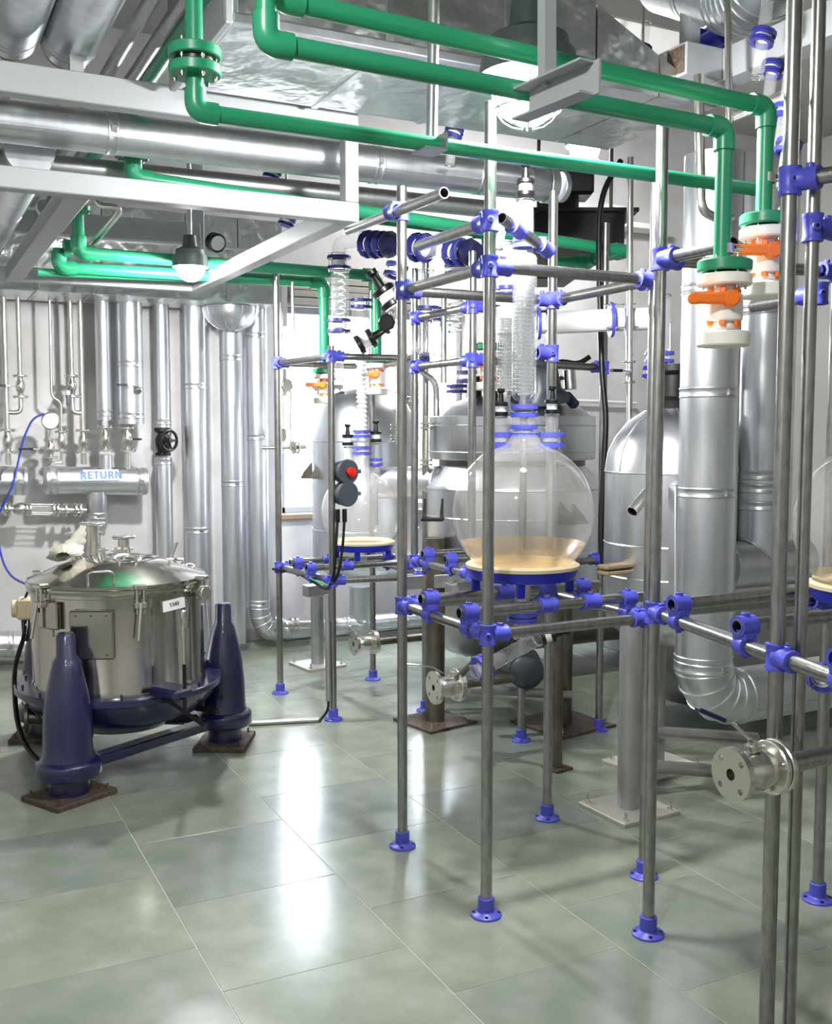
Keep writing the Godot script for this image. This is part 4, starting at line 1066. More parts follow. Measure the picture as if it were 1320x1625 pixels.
	obj("carton", box(S(), Transform3D(Basis(Vector3.UP, 0.1), Vector3(5.768, 3.574, -7.580)), Vector3(0.26, 0.13, 0.1), 0.02), "white_ptfe", pk)
	obj("print", box(S(), Transform3D(Basis(Vector3.UP, 0.1), Vector3(5.740, 3.577, -7.580) + Vector3(0, 0, 0.052)), Vector3(0.08, 0.07, 0.003)), "label_blue", pk)

func build_overhead() -> void:
	var bx := Vector3(1, 0, 0)
	# ---- pale square-tube rack, upper left
	var r := thing("pipe_rack", "pale grey square-tube rack hanging from the ceiling, upper left", "rack", Vector3(1.2, 2.53, -5.3))
	obj("front_beam", bar(S(), Vector3(-0.6, 2.573, -4.15), Vector3(1.79, 2.573, -4.15), 0.075, 0.08, 0.004), "rack_grey", r)
	obj("top_beam", bar(S(), Vector3(-0.6, 2.93, -4.15), Vector3(1.735, 2.93, -4.15), 0.075, 0.11, 0.004), "rack_grey", r)
	obj("front_post", bar(S(), Vector3(1.76, 2.615, -4.15), Vector3(1.76, 3.06, -4.15), 0.06, 0.07, 0.004), "rack_grey", r)
	obj("side_beam", bar(S(), Vector3(1.75, 2.573, -4.19), Vector3(1.75, 2.573, -6.60), 0.08, 0.08, 0.004), "rack_grey", r)
	obj("side_beam", bar(S(), Vector3(0.65, 2.573, -4.19), Vector3(0.65, 2.573, -6.60), 0.09, 0.08, 0.004), "rack_grey", r)
	obj("rear_beam", bar(S(), Vector3(-0.6, 2.573, -6.64), Vector3(1.80, 2.573, -6.64), 0.08, 0.08, 0.004), "rack_grey", r)
	obj("rear_upper_beam", bar(S(), Vector3(0.383, 2.881, -6.640), Vector3(1.774, 2.899, -6.640), 0.08, 0.13, 0.004), "rack_grey", r)
	obj("rear_post", bar(S(), Vector3(1.76, 2.615, -6.64), Vector3(1.76, 3.4, -6.64), 0.075, 0.075, 0.004), "rack_grey", r)
	for q in [[0.65, -4.15], [-0.4, -4.15], [0.65, -6.64]]: obj("hanger", bar(S(), Vector3(q[0], 2.98, q[1]), Vector3(q[0], 4.49, q[1]), 0.05, 0.05), "rack_grey", r)
	obj("hanger", bar(S(), Vector3(1.76, 3.06, -4.15), Vector3(1.76, 4.49, -4.15), 0.05, 0.05), "rack_grey", r)
	# ---- the long clad pipe lying in the rack
	var bp := clad_pipe("long clad pipe lying across the top of the picture in the rack", [Vector3(-0.6, 2.845, -4.42), Vector3(2.92, 2.87, -4.42)], 0.082, [1.42, 2.6, 3.15, 3.4])
	flange(bp, Vector3(2.95, 2.87, -4.42), bx, 0.088, 0.05, "aluminium", 0, "end_collar")
	flange(bp, Vector3(3.03, 2.87, -4.42), bx, 0.075, 0.03, "aluminium", 0, "end_cap")
	tag(obj("dark_pipe", tube(S(), [Vector3(0.3, 2.78, -4.75), Vector3(2.8, 2.80, -4.75)], 0.045, 18), "leg_steel"), "bare steel pipe half hidden behind the long clad pipe", "pipe")
	# ---- pipes running away under the ceiling, upper left
	for q in [[Vector3(0.645, 3.150, -4.519), 0.105, "left one of two fat clad pipes ending in yellow wool above the rack", 0], [Vector3(0.438, 3.150, -4.468), 0.10, "fat clad pipe at the very upper left corner", 1]]:
		var e := Vector3(q[0].x, 3.15, -4.3)
		var p := clad_pipe(["fat clad pipe ending in yellow wool above the rack's top beam", "fat clad pipe at the very upper left corner"][q[3]], [e, Vector3(e.x, 3.15, -2.0)], q[1], [0.08, 1.1])
		obj("wool_end", lathe(S(), [Vector2(0, 0.07), Vector2(q[1] * 0.85, 0.06), Vector2(q[1] * 0.95, 0.02), Vector2(q[1] * 0.9, 0.0)], along(e, Vector3(0, 0, -1)), 24), "mineral_wool", p)
	for q in [[Vector3(0.820, 3.100, -4.515), "dull steel pipe nearest the fat clad pipe under the ceiling"], [Vector3(0.921, 3.100, -4.507), "dull steel pipe beside the big green pipe under the ceiling"], [Vector3(0.700, 3.100, -4.515), "third dull steel pipe, under the fat clad pipe"]]:
		steel_pipe(q[1], [Vector3(q[0].x, 3.1, -2.0), Vector3(q[0].x, 3.1, -7.3)], 0.026, 0.0, "leg_steel")
	for q in [[Vector3(0.549, 2.950, -5.320), "fat clad pipe passing behind the left end of the long clad pipe"], [Vector3(0.529, 2.800, -7.341), "fat clad pipe low at the left edge behind the rack"]]:
		clad_pipe(q[1], [Vector3(q[0].x, q[0].y, -4.6), Vector3(q[0].x, q[0].y, -7.1)], 0.10, [0.3, 1.2])
	var gx := Vector3(0.978, 3.100, -4.479)
	green_pipe("big green main running away under the ceiling", [Vector3(gx.x, 3.1, -2.0), Vector3(gx.x, 3.1, -7.2)], 0.042)
	# ---- green pipes along the wall direction
	var f1 := Vector3(0.733, 2.482, -2.760)
	var g1 := green_pipe("green pipe from the upper left flange across to the right columns", [Vector3(f1.x, 3.06, -2.76), Vector3(f1.x, 2.487, -2.76), Vector3(2.72, 2.487, -2.76)], 0.0225)
	for y in [2.636, 2.591]:
		flange(g1, Vector3(f1.x, y, -2.76), Vector3.UP, 0.069, 0.028, "green_plastic", 6)
	obj("gasket", cyl(S(), Vector3(f1.x, 2.626, -2.76), Vector3(f1.x, 2.601, -2.76), 0.05, 20), "black_plastic", g1)
	var a := Vector3(0.700, 2.437, -2.080)
	var b := Vector3(1.928, 2.423, -2.080)
	green_pipe("lower of the two green pipes crossing the top, dropping to the front plastic valve", [a + Vector3(0, 0.7, 0), a, b, Vector3(b.x, 2.088, b.z)], 0.0215)
	a = Vector3(0.773, 2.549, -2.130)
	b = Vector3(2.119, 2.516, -2.130)
	var up := a - bx * 0.03
	green_pipe("upper of the two green pipes crossing the top, dropping to the second plastic valve", [up + Vector3(0, 0.6, 0), up, b, Vector3(b.x, 2.234, b.z)], 0.0215)
	for q in [Vector3(1.938, 2.119, -2.080), Vector3(2.126, 2.329, -2.130)]:
		var pc := thing("pipe_clip", "steel band clip on the green drop pipe at " + ("the front valve" if q.z > -2.1 else "the second valve"), "clip", q)
		obj("clip_band", lathe(S(), [Vector2(0.0225, -0.013), Vector2(0.025, -0.012), Vector2(0.025, 0.012), Vector2(0.0225, 0.013)], Transform3D(Basis.IDENTITY, q), 20), "fitting_steel", pc)
		bolts(pc, q + Vector3(0.03, 0, 0.01), Vector3.RIGHT, 0.008, 2, 0.006, 0.03)
	var f4 := Vector3(0.947, 2.710, -4.600)
	var g4 := green_pipe("green pipe behind the rack's front beam, under the long clad pipe", [Vector3(f4.x, 3.08, -4.6), Vector3(f4.x, 2.735, -4.6), Vector3(3.58, 2.62, -4.6), Vector3(3.58, 2.62, -4.95), Vector3(3.35, 2.60, -4.95)], 0.030)
	for y in [2.83, 2.88]: flange(g4, Vector3(f4.x, y, -4.6), Vector3.UP, 0.08, 0.03, "green_plastic", 6)
	var d4 := Vector3(2.792, 2.678, -4.720)
	green_pipe("green pipe dropping to the plastic valve behind the front upright", [Vector3(1.5, 2.71, -4.72), d4, Vector3(d4.x, 2.103, d4.z)], 0.034)
	var d5 := Vector3(2.726, 2.616, -6.000)
	var g5 := green_pipe("green pipe under the rack dropping to the left plastic valve", [Vector3(0.93, 2.97, -6.0), Vector3(0.93, 2.625, -6.0), d5, Vector3(d5.x, 2.106, -6.0)], 0.034)
	flange(g5, Vector3(0.93, 2.86, -6.0), Vector3.UP, 0.075, 0.03, "green_plastic", 4)
	var d6 := Vector3(2.453, 2.581, -6.200)
	var g6 := green_pipe("lowest green pipe dropping in front of the window", [Vector3(0.86, 2.68, -6.25), Vector3(0.86, 2.575, -6.25), d6, Vector3(d6.x, 2.042, -6.2)], 0.034)
	flange(g6, Vector3(0.90, 2.68, -6.22), Vector3.RIGHT, 0.05, 0.04, "green_plastic", 4)
	green_pipe("thin green pipe just below the lowest one, under the rack's rear beam", [Vector3(0.749, 2.547, -6.300), Vector3(2.136, 2.581, -6.300)], 0.022)
	steel_pipe("bent steel pipe hanging behind the rack's left side beam", [Vector3(1.010, 3.123, -5.907), Vector3(1.001, 2.858, -5.888), Vector3(1.141, 2.858, -5.818), Vector3(0.997, 2.665, -6.097)], 0.02, 0.08)
	# ---- the big foil-clad duct
	var d := thing("foil_duct", "big rectangular foil-clad duct across the top middle", "duct", Vector3(2.2, 2.95, -3.65))
	var cuts := [1.0, 1.55, 2.02, 2.42]
	for i in 3:
		obj("panel", box(S(), Transform3D(Basis.IDENTITY, Vector3((cuts[i] + cuts[i + 1]) / 2, 3.21, -3.66)), Vector3(cuts[i + 1] - cuts[i] - 0.008, 0.52, 0.72), 0.006), "aluminium_foil", d)
		obj("seam_strip", box(S(), Transform3D(Basis.IDENTITY, Vector3(cuts[i] + 0.004, 3.21, -3.66)), Vector3(0.03, 0.53, 0.73), 0.004), "aluminium", d)
	obj("edge_angle", bar(S(), Vector3(1.0, 2.955, -3.30), Vector3(2.42, 2.955, -3.30), 0.03, 0.03, 0.003), "aluminium", d)
	for i in 2: obj("taper_panel", prism(S(), [Vector2(2.42 + 0.3 * i, 2.955), Vector2(2.715 + 0.3 * i, 2.955), Vector2(2.715 + 0.3 * i, 3.25 - 0.14 * (i + 1)), Vector2(2.42 + 0.3 * i, 3.25 - 0.14 * i)], Transform3D(Basis.IDENTITY, Vector3(0, 0, -3.66)), 0.72), "aluminium_foil", d)
	obj("end_frame", box(S(), Transform3D(Basis.IDENTITY, Vector3(0.985, 3.21, -3.66)), Vector3(0.03, 0.55, 0.75), 0.006), "rack_grey", d)
	# ---- hanger rod with its angle foot
	var h := thing("hanger_rod", "steel hanger tube with an angle foot under the long green pipe", "hanger", Vector3(1.461, 2.480, -2.800))
	obj("tube", cyl(S(), Vector3(1.453, 2.493, -2.800), Vector3(1.464, 3.023, -2.800), 0.0165, 16), "leg_steel", h)
	obj("angle_foot", box(box(S(), Transform3D(Basis.IDENTITY, Vector3(1.426, 2.466, -2.760)), Vector3(0.075, 0.006, 0.09)), Transform3D(Basis.IDENTITY, Vector3(1.426, 2.466, -2.760) + Vector3(0.0345, 0.025, 0)), Vector3(0.006, 0.05, 0.09)), "leg_steel", h)
	# ---- channel bracket in front of the lamp
	var ch := thing("channel_bracket", "grey steel channel sticking out in front of the glaring lamp", "bracket", Vector3(1.641, 2.557, -2.400))
	var c0 := Vector3(1.320, 2.391, -2.052)
	var c1 := Vector3(1.340, 2.389, -1.817)
	obj("web", bar(S(), c0, c1, 0.006, 0.07), "rack_grey", ch)
	for s in [-1.0, 1.0]: obj("leaf", bar(S(), c0 + Vector3(-0.02, s * 0.033, -0.015), c1 + Vector3(-0.02, s * 0.033, -0.015), 0.045, 0.005), "rack_grey", ch)
	obj("drop_arm", bar(S(), Vector3(1.326, 2.412, -1.995), Vector3(1.368, 3.592, -2.078), 0.03, 0.03), "rack_grey", ch)
	# ---- upper right: square tubes, clad pipe, blue bracket, stainless pipes
	var q := thing("square_tube_frame", "open-ended pale square tube with a cross beam, upper right", "rack", Vector3(3.0, 3.04, -2.9))
	obj("short_beam", bar(S(), Vector3(2.80, 3.10, -3.30), Vector3(2.985, 3.10, -3.30), 0.12, 0.125, 0.004), "rack_grey", q)
	obj("open_end", box(S(), Transform3D(Basis.IDENTITY, Vector3(2.7995, 3.10, -3.30)), Vector3(0.004, 0.105, 0.10)), "rusty_plate", q)
	obj("cross_beam", bar(S(), Vector3(3.04, 3.10, -3.62), Vector3(3.04, 3.10, -1.9), 0.11, 0.125, 0.004), "rack_grey", q)
	obj("hanger", bar(S(), Vector3(3.04, 3.16, -2.6), Vector3(3.04, 4.49, -2.6), 0.06, 0.06), "rack_grey", q)
	obj("hanger", bar(S(), Vector3(3.04, 3.16, -3.5), Vector3(3.04, 4.49, -3.5), 0.06, 0.06), "rack_grey", q)
	var ur := clad_pipe("fat clad pipe with a rounded elbow in the upper right corner", [Vector3(3.141, 3.671, -3.766), Vector3(3.087, 3.367, -3.206), Vector3(3.037, 3.411, -3.010)], 0.16, [0.3], 0.14, 6)
	var bb := thing("blue_beam_bracket", "bright blue plate with a blue pipe saddle, beside the white ceiling beam", "bracket", Vector3(3.233, 3.313, -3.576))
	obj("plate", box(S(), turned(Vector3(3.303, 3.442, -3.665), -20), Vector3(0.125, 0.19, 0.02), 0.002), "bright_blue", bb)
	obj("saddle", cyl(S(), Vector3(3.149, 3.294, -3.561), Vector3(3.139, 3.299, -3.398), 0.042, 20), "bright_blue", bb)
	obj("foot", box(S(), turned(Vector3(3.142, 3.268, -3.506), -20), Vector3(0.16, 0.012, 0.1), 0.002), "bright_blue", bb)
	steel_pipe("upright stainless pipe in front of the upper right square tube", [Vector3(2.862, 3.340, -3.092), Vector3(2.849, 2.724, -3.044)], 0.014)
	steel_pipe("stainless pipe bending right above the front plastic valve", [Vector3(2.822, 3.019, -3.195), Vector3(2.814, 2.496, -3.153), Vector3(2.908, 2.474, -3.160), Vector3(3.560, 2.625, -3.599)], 0.019, 0.09)
	steel_pipe("slanting stainless pipe behind the second green drop pipe", [Vector3(3.053, 2.908, -3.294), Vector3(2.836, 2.827, -2.722)], 0.02)
	# ---- black hopper and hood behind the glass column
	var k := thing("black_hopper", "black tapered hopper with a lid flange behind the glass column", "hopper", Vector3(3.978, 2.700, -5.617))
	var hb := Transform3D(Basis(Vector3.UP, deg_to_rad(-26)), Vector3(3.990, 3.026, -5.640))
	obj("hopper_body", prism(S(), [Vector2(-0.30, 0.0), Vector2(0.27, 0.0), Vector2(0.27, -0.20), Vector2(-0.05, -0.42), Vector2(-0.30, -0.42)], hb, 0.4), "black_paint", k)
	obj("lid_flange", box(S(), hb, Vector3(0.7, 0.025, 0.5), 0.003), "black_paint", k)
	for x in [-0.25, 0.22]: obj("hanger", cyl(S(), hb * Vector3(x, 0.0, 0), hb * Vector3(x, 1.45, 0), 0.012, 8), "dull_steel", k)
	obj("drive", cyl(S(), hb * Vector3(-0.12, 0.0, 0), hb * Vector3(-0.12, 0.30, 0), 0.13, 10, 0.01), "black_paint", k)
	obj("drive_box", box(S(), hb * Transform3D(Basis.IDENTITY, Vector3(-0.08, 0.22, 0)), Vector3(0.34, 0.2, 0.26), 0.02), "black_paint", k)
	# ---- oddments in the rack: dial, black knob, blue handled cocks
	var di := thing("rack_gauge", "small round gauge under the rack beside the small lamp", "gauge", Vector3(1.703, 2.733, -5.974))
	obj("case", lathe(S(), [Vector2(0, -0.05), Vector2(0.055, -0.05), Vector2(0.055, 0.0), Vector2(0.045, 0.004), Vector2(0.0, 0.004)], along(Vector3(1.703, 2.733, -5.974), Vector3(0.2, -0.3, 0.93)), 24), "black_paint", di)
	obj("dial", cyl(S(), Vector3(1.703, 2.733, -5.974) + Vector3(0, 0, 0.003), Vector3(1.703, 2.733, -5.974) + Vector3(0.001, -0.002, 0.008), 0.042, 24), "label_white", di)
	var co := thing("rack_cock", "steel cock with a round flange hanging under the upper left pipes", "valve", Vector3(0.761, 2.800, -6.003))
	flange(co, Vector3(0.762, 2.844, -6.006), Vector3(0.2, 0.2, 0.9), 0.05, 0.025, "fitting_steel", 6)
	obj("stem", cyl(S(), Vector3(0.762, 2.844, -6.006), Vector3(0.764, 2.732, -5.995), 0.012, 10), "fitting_steel", co)
	for w in [[Vector3(1.668, 2.884, -4.883), "dark blue glass coupling hanging under the long clad pipe"], [Vector3(1.860, 2.736, -5.222), "dark blue glass cock under the rack's front beam"], [Vector3(3.555, 3.629, -4.453), "round dark blue glass coupling on the wall, upper right"], [Vector3(2.821, 3.051, -2.862), "small blue coupling below the fat clad pipe, upper right"], [Vector3(2.804, 2.750, -2.732), "blue coupling stack beside the tall right upright"], [Vector3(2.732, 2.603, -2.643), "blue socket just above the second plastic valve, by the right upright"], [Vector3(3.001, 3.008, -2.992), "dark blue slanting coupling under the cross beam, upper right"], [Vector3(2.263, 2.967, -4.144), "dark blue coupling row under the foil duct"]]:
		var o := thing("glass_cock", w[1], "coupling", w[0] - Vector3(0, 0.05, 0), "blue couplings overhead")
		coupling(o, w[0], Vector3(0.3, 1, 0.1), 0.045, 0.03, "coupling_navy")
		if w[0].z < -3.9: obj("hanger", cyl(S(), w[0], Vector3(w[0].x, 4.5, w[0].z), 0.007, 8), "fitting_steel", o)
		glass_pipe(o, [w[0] - Vector3(0.02, 0.14, 0), w[0] + Vector3(0.02, 0.14, 0)], 0.022)

func ring_stand(label: String, c: Vector3, r: float, floor_y: float) -> void:    # blue support ring with a cream collar, on short legs
	var t := thing("flask_ring_stand", label, "stand", Vector3(c.x, floor_y, c.z), "blue ring stands under the flasks")
	var at := Transform3D(Basis.IDENTITY, c)
	obj("support_ring", lathe(S(), [Vector2(r - 0.05, -0.045), Vector2(r - 0.012, -0.04), Vector2(r, -0.012), Vector2(r, 0.0), Vector2(r - 0.03, 0.0), Vector2(r - 0.05, -0.045)], at, 36), "bright_blue", t)
	obj("collar", lathe(S(), [Vector2(r - 0.04, 0.0), Vector2(r + 0.006, 0.0), Vector2(r + 0.008, 0.012), Vector2(r - 0.008, 0.02), Vector2(r - 0.03, 0.012), Vector2(r - 0.04, 0.0)], at, 36), "cream_rubber", t)
	for k in 4:
		var a := TAU * k / 4 + 0.6
		var p := c + Vector3(cos(a) * (r - 0.03), -0.03, sin(a) * (r - 0.03))
		obj("leg", bar(S(), p, Vector3(p.x, floor_y + 0.002, p.z), 0.034, 0.014, 0.003), "bright_blue", t)

func build_rigs() -> void:
	# ---- the frame in front, round the large flask
	var L := 0.97
	var U := 2.18
	var ax := Vector3(0, 0, -1)
	var bx := Vector3(1, 0, 0)
	var r1 := thing("tube_frame", "nearest steel tube frame with bright blue clamps, round the large tan-bottomed flask", "frame", Vector3(2.08, 0, -3.265))
	for p in [[1.74, -3.595, 2.57], [1.74, -2.94, 2.70], [2.42, -3.585, 2.62], [2.42, -2.945, 2.55]]:
		upright(r1, p[0], p[1], 0.0, p[2])
	for y in [L, U]:
		rail(r1, Vector3(1.74, y, -2.965), Vector3(1.74, y, -3.57))
		rail(r1, Vector3(1.765, y, -2.94), Vector3(2.395, y, -2.945))
		rail(r1, Vector3(1.765, y, -3.595), Vector3(2.395, y, -3.585))
		rail(r1, Vector3(2.42, y, -2.97), Vector3(2.42, y, -3.56))
		joint_clamp(r1, Vector3(1.74, y, -2.94), Vector3.UP, [ax, bx])
		joint_clamp(r1, Vector3(1.74, y, -3.595), Vector3.UP, [-ax, bx])
		joint_clamp(r1, Vector3(2.42, y, -2.945), Vector3.UP, [ax, -bx])
		joint_clamp(r1, Vector3(2.42, y, -3.585), Vector3.UP, [-ax, -bx])
	# tubes across the lower ring that carry the flask
	for q in [Vector3(1.700, 1.030, -3.359), Vector3(1.700, 1.025, -3.067)]:
		rail(r1, q, Vector3(2.50, q.y, q.z))
		carrier(r1, Vector3(1.74, L, q.z), ax, bx, q.y - L)
		carrier(r1, Vector3(2.42, L, q.z), ax, bx, q.y - L)
		joint_clamp(r1, Vector3(2.06, q.y, q.z), bx, [])
		joint_clamp(r1, Vector3(2.25, q.y, q.z), bx, [])
	# rails and stubs above the upper ring
	rail(r1, Vector3(1.74, 2.325, -2.97), Vector3(1.74, 2.325, -3.45))
	joint_clamp(r1, Vector3(1.74, 2.325, -2.94), Vector3.UP, [ax])
	var q0 := Vector3(1.814, 2.350, -2.990)
	var q1 := Vector3(2.074, 2.293, -3.124)
	rail(r1, q0, q1)
	joint_clamp(r1, q0.lerp(q1, 0.33), q1 - q0, [])
	joint_clamp(r1, q0.lerp(q1, 0.98), q1 - q0, [])
	rail(r1, Vector3(1.705, 2.461, -3.188), Vector3(1.705, 2.476, -4.030))
	joint_clamp(r1, Vector3(1.74, 2.475, -3.595), Vector3.UP, [])
	joint_clamp(r1, Vector3(1.705, 2.475, -3.595), ax, [])
	joint_clamp(r1, Vector3(2.42, 1.965, -3.585), Vector3.UP, [-bx])
	# ---- the frame at the right edge
	var r2 := thing("tube_frame", "tall tube frame at the right edge, two close uprights running out of the picture", "frame", Vector3(2.4, 0, -2.25))
	upright(r2, 2.146, -2.585, 0.0, 2.62)
	upright(r2, 2.843, -2.517, 0.0, 2.62)
	upright(r2, 1.985, -1.911, 0.0, 2.9)
	upright(r2, 2.047, -1.893, 0.0, 2.85, 0.0165)
	var p9 := Vector3(2.146, 1.07, -2.585)
	var p11 := Vector3(1.985, 1.075, -1.911)
	var dd := (p11 - p9).normalized()
	rail(r2, p9 + dd * 0.024, p11 - dd * 0.024)
	rail(r2, p11 + dd * 0.024, p11 + dd * 0.5)
	joint_clamp(r2, p9, Vector3.UP, [dd, bx])
	joint_clamp(r2, p11, Vector3.UP, [dd])
	rail(r2, p9 + bx * 0.03, Vector3(2.82, 1.07, -2.53))
	joint_clamp(r2, Vector3(2.843, 1.07, -2.517), Vector3.UP, [-bx, Vector3(0, 0, 1)])
	rail(r2, Vector3(2.843, 1.07, -2.49), Vector3(2.843, 1.07, -1.9))
	for f in [0.24, 0.78]:
		var c := p9.lerp(p11, f)
		var e := c + Vector3(0, 0.052, 0)
		carrier(r2, c, dd, bx)
		rail(r2, e - bx * 0.03, Vector3(2.92, e.y, e.z))
		carrier(r2, Vector3(2.843, 1.07, e.z), ax, bx)
	carrier(r2, p11 + dd * 0.27, dd, bx)
	rail(r2, Vector3(2.146, 2.18, -2.56), Vector3(2.146, 2.18, -2.27))
	joint_clamp(r2, Vector3(2.146, 2.18, -2.585), Vector3.UP, [Vector3(0, 0, 1), bx])
	rail(r2, Vector3(2.17, 2.18, -2.585), Vector3(2.82, 2.18, -2.52))
	joint_clamp(r2, Vector3(2.843, 2.18, -2.517), Vector3.UP, [-bx])
	joint_clamp(r2, Vector3(1.985, 2.26, -1.911), Vector3.UP, [(Vector3(0.35, 0.0, 0.93)).normalized()])
	rail(r2, Vector3(1.994, 2.26, -1.888), Vector3(2.16, 2.26, -1.45))
	joint_clamp(r2, Vector3(2.047, 2.15, -1.893), Vector3.UP, [bx], 0.0165)
	rail(r2, Vector3(2.071, 2.15, -1.893), Vector3(2.7, 2.15, -1.893))
	rail(r2, Vector3(2.620, 2.069, -2.673), Vector3(2.620, 2.075, -2.428))
	joint_clamp(r2, Vector3(2.620, 2.080, -2.388), Vector3.UP, [Vector3(0, 0, -1)])
	# ---- the frame far left, round the small flask
	var r3 := thing("tube_frame", "far tube frame carrying the push-button station, in front of the window", "frame", Vector3(2.45, 0, -5.75))
	for p in [[2.10, -6.10, 2.62], [2.175, -5.40, 2.12], [2.77, -6.17, 2.62], [2.73, -5.33, 2.62]]:
		upright(r3, p[0], p[1], 0.0, p[2])
	for y in [0.80, 2.06]:
		rail(r3, Vector3(2.10, y, -6.075), Vector3(2.175, y, -5.425))
		rail(r3, Vector3(2.125, y, -6.10), Vector3(2.745, y, -6.17))
		rail(r3, Vector3(2.20, y, -5.40), Vector3(2.705, y, -5.33))
		rail(r3, Vector3(2.77, y, -6.145), Vector3(2.73, y, -5.355))
		joint_clamp(r3, Vector3(2.10, y, -6.10), Vector3.UP, [-ax, bx])
		joint_clamp(r3, Vector3(2.175, y, -5.40), Vector3.UP, [ax, bx])
		joint_clamp(r3, Vector3(2.77, y, -6.17), Vector3.UP, [-ax, -bx])
		joint_clamp(r3, Vector3(2.73, y, -5.33), Vector3.UP, [ax, -bx])
	for z in [-5.9, -5.6]:
		carrier(r3, Vector3(2.137 + (z + 5.75) * -0.1, 0.80, z), ax, bx)
		carrier(r3, Vector3(2.75, 0.80, z), ax, bx)
		rail(r3, Vector3(2.10, 0.852, z), Vector3(2.80, 0.852, z))
		joint_clamp(r3, Vector3(2.35, 0.852, z), bx, [])
	# ---- the frame between, mostly hidden behind the large flask
	var r4 := thing("tube_frame", "hidden middle tube frame with dark blue clamps, behind the large flask", "frame", Vector3(2.9, 0, -4.5))
	upright(r4, 2.92, -4.58, 0.0, 2.55)
	upright(r4, 3.41, -4.555, 0.0, 2.75)
	upright(r4, 2.48, -4.35, 0.93, 2.5)
	upright(r4, 2.47, -4.95, 0.93, 2.5)
	for y in [1.985, 2.24]:
		rail(r4, Vector3(2.505, y, -4.35), Vector3(3.385, y, -4.555))
		joint_clamp(r4, Vector3(2.48, y, -4.35), Vector3.UP, [bx, ax])
		joint_clamp(r4, Vector3(3.41, y, -4.555), Vector3.UP, [-bx])
		joint_clamp(r4, Vector3(2.47, y, -4.95), Vector3.UP, [-ax])
		rail(r4, Vector3(2.48, y, -4.375), Vector3(2.47, y, -4.93))
	rail(r4, Vector3(2.48, 0.95, -4.37), Vector3(2.47, 0.95, -5.0))
	joint_clamp(r4, Vector3(2.48, 0.95, -4.35), Vector3.UP, [ax, bx])
	rail(r4, Vector3(2.505, 0.95, -4.35), Vector3(3.385, 0.95, -4.555))
	joint_clamp(r4, Vector3(3.41, 0.95, -4.555), Vector3.UP, [-bx])
	joint_clamp(r4, Vector3(2.47, 0.95, -4.95), Vector3.UP, [-ax])
	for z in [-4.55, -4.8]:
		carrier(r4, Vector3(2.475, 0.95, z), ax, bx)
		rail(r4, Vector3(2.44, 1.002, z), Vector3(2.75, 1.002, z))
	# black cable tied down the right-hand upright of the middle frame
	tag(obj("black_cable", tube(S(), fillet([Vector3(3.527, 3.093, -4.588), Vector3(3.409, 2.930, -4.576), Vector3(3.380, 2.780, -4.578), Vector3(3.370, 2.495, -4.557), Vector3(3.365, 1.927, -4.510), Vector3(3.379, 1.726, -4.485), Vector3(3.357, 1.459, -4.472), Vector3(3.328, 1.058, -4.451), Vector3(3.342, 0.874, -4.428)], 0.15, 4), 0.016, 10), "black_plastic"), "thick black cable tied down an upright, left of the domed vessel", "cable")
	# ---- push buttons on the far frame, with their cables
	var b := thing("push_button_station", "two round dark grey switch boxes, the upper with a red button", "switch", Vector3(2.221, 1.237, -5.358))
	var fr := Vector3(0.22, 0.0, 0.975)
	for q in [Vector3(2.244, 1.418, -5.430), Vector3(2.239, 1.293, -5.421)]:
		var o := obj("switch_box", lathe(S(), [Vector2(0, 0), Vector2(0.062, 0), Vector2(0.066, 0.004), Vector2(0.066, 0.052), Vector2(0.071, 0.055), Vector2(0.071, 0.07), Vector2(0.066, 0.075), Vector2(0.0, 0.076)], along(q, fr), 32), "grey_plastic", b)
		obj("gland", cyl(S(), q + Vector3(0.05, 0, 0.04), q + Vector3(0.10, 0, 0.05), 0.011, 10), "grey_plastic", o)
	var top := Vector3(2.244, 1.418, -5.430)
	obj("button", lathe(S(), [Vector2(0, 0.076), Vector2(0.022, 0.076), Vector2(0.022, 0.092), Vector2(0.027, 0.098), Vector2(0.027, 0.112), Vector2(0.0, 0.118)], along(top, fr), 20), "red_plastic", b)
	for dx in [-0.02, 0.022]:
		obj("cable_gland", cyl(S(), Vector3(2.216, 1.194, -5.368) + Vector3(dx, 0.015, 0), Vector3(2.216, 1.194, -5.368) + Vector3(dx, -0.06, 0), 0.014, 10), "black_plastic", b)
		tag(obj("black_cable", tube(S(), fillet([Vector3(2.216, 1.173, -5.366) + Vector3(dx, 0, 0), Vector3(2.200, 0.989, -5.358) + Vector3(dx, 0, 0), Vector3(2.178, 0.830, -5.355) + Vector3(dx * 0.6, 0, 0), Vector3(2.149, 0.743, -5.407), Vector3(2.122, 0.774, -5.535), Vector3(2.130, 0.795, -5.870), Vector3(2.059, 0.791, -6.096)], 0.08, 5), 0.0085, 8), "black_plastic"), ["left", "right"][0 if dx < 0 else 1] + " of the two black cables hanging from the switch boxes", "cable", "switch cables")
	tag(obj("green_wire", tube(S(), fillet([Vector3(2.099, 0.803, -5.605), Vector3(2.116, 0.788, -5.517), Vector3(2.143, 0.782, -5.469), Vector3(2.157, 0.770, -5.416)], 0.05, 4), 0.004, 6), "green_wire"), "thin green earth wire beside the black cables on the far frame", "wire")
	var c := steel_pipe("grey conduit standing beside the far frame's front upright", [Vector3(2.134, 0.121, -5.370), Vector3(2.149, 0.720, -5.416)], 0.016, 0.0, "leg_steel", "conduit", "conduit")
	obj("cable_tail", tube(S(), fillet([Vector3(2.134, 0.136, -5.371), Vector3(2.139, 0.059, -5.385), Vector3(2.079, 0.000, -5.388)], 0.08, 5), 0.008, 8), "black_plastic", c)
	var a0 := Vector3(2.079, 0.000, -5.388)
	var a1 := Vector3(1.704, 0.000, -5.492)
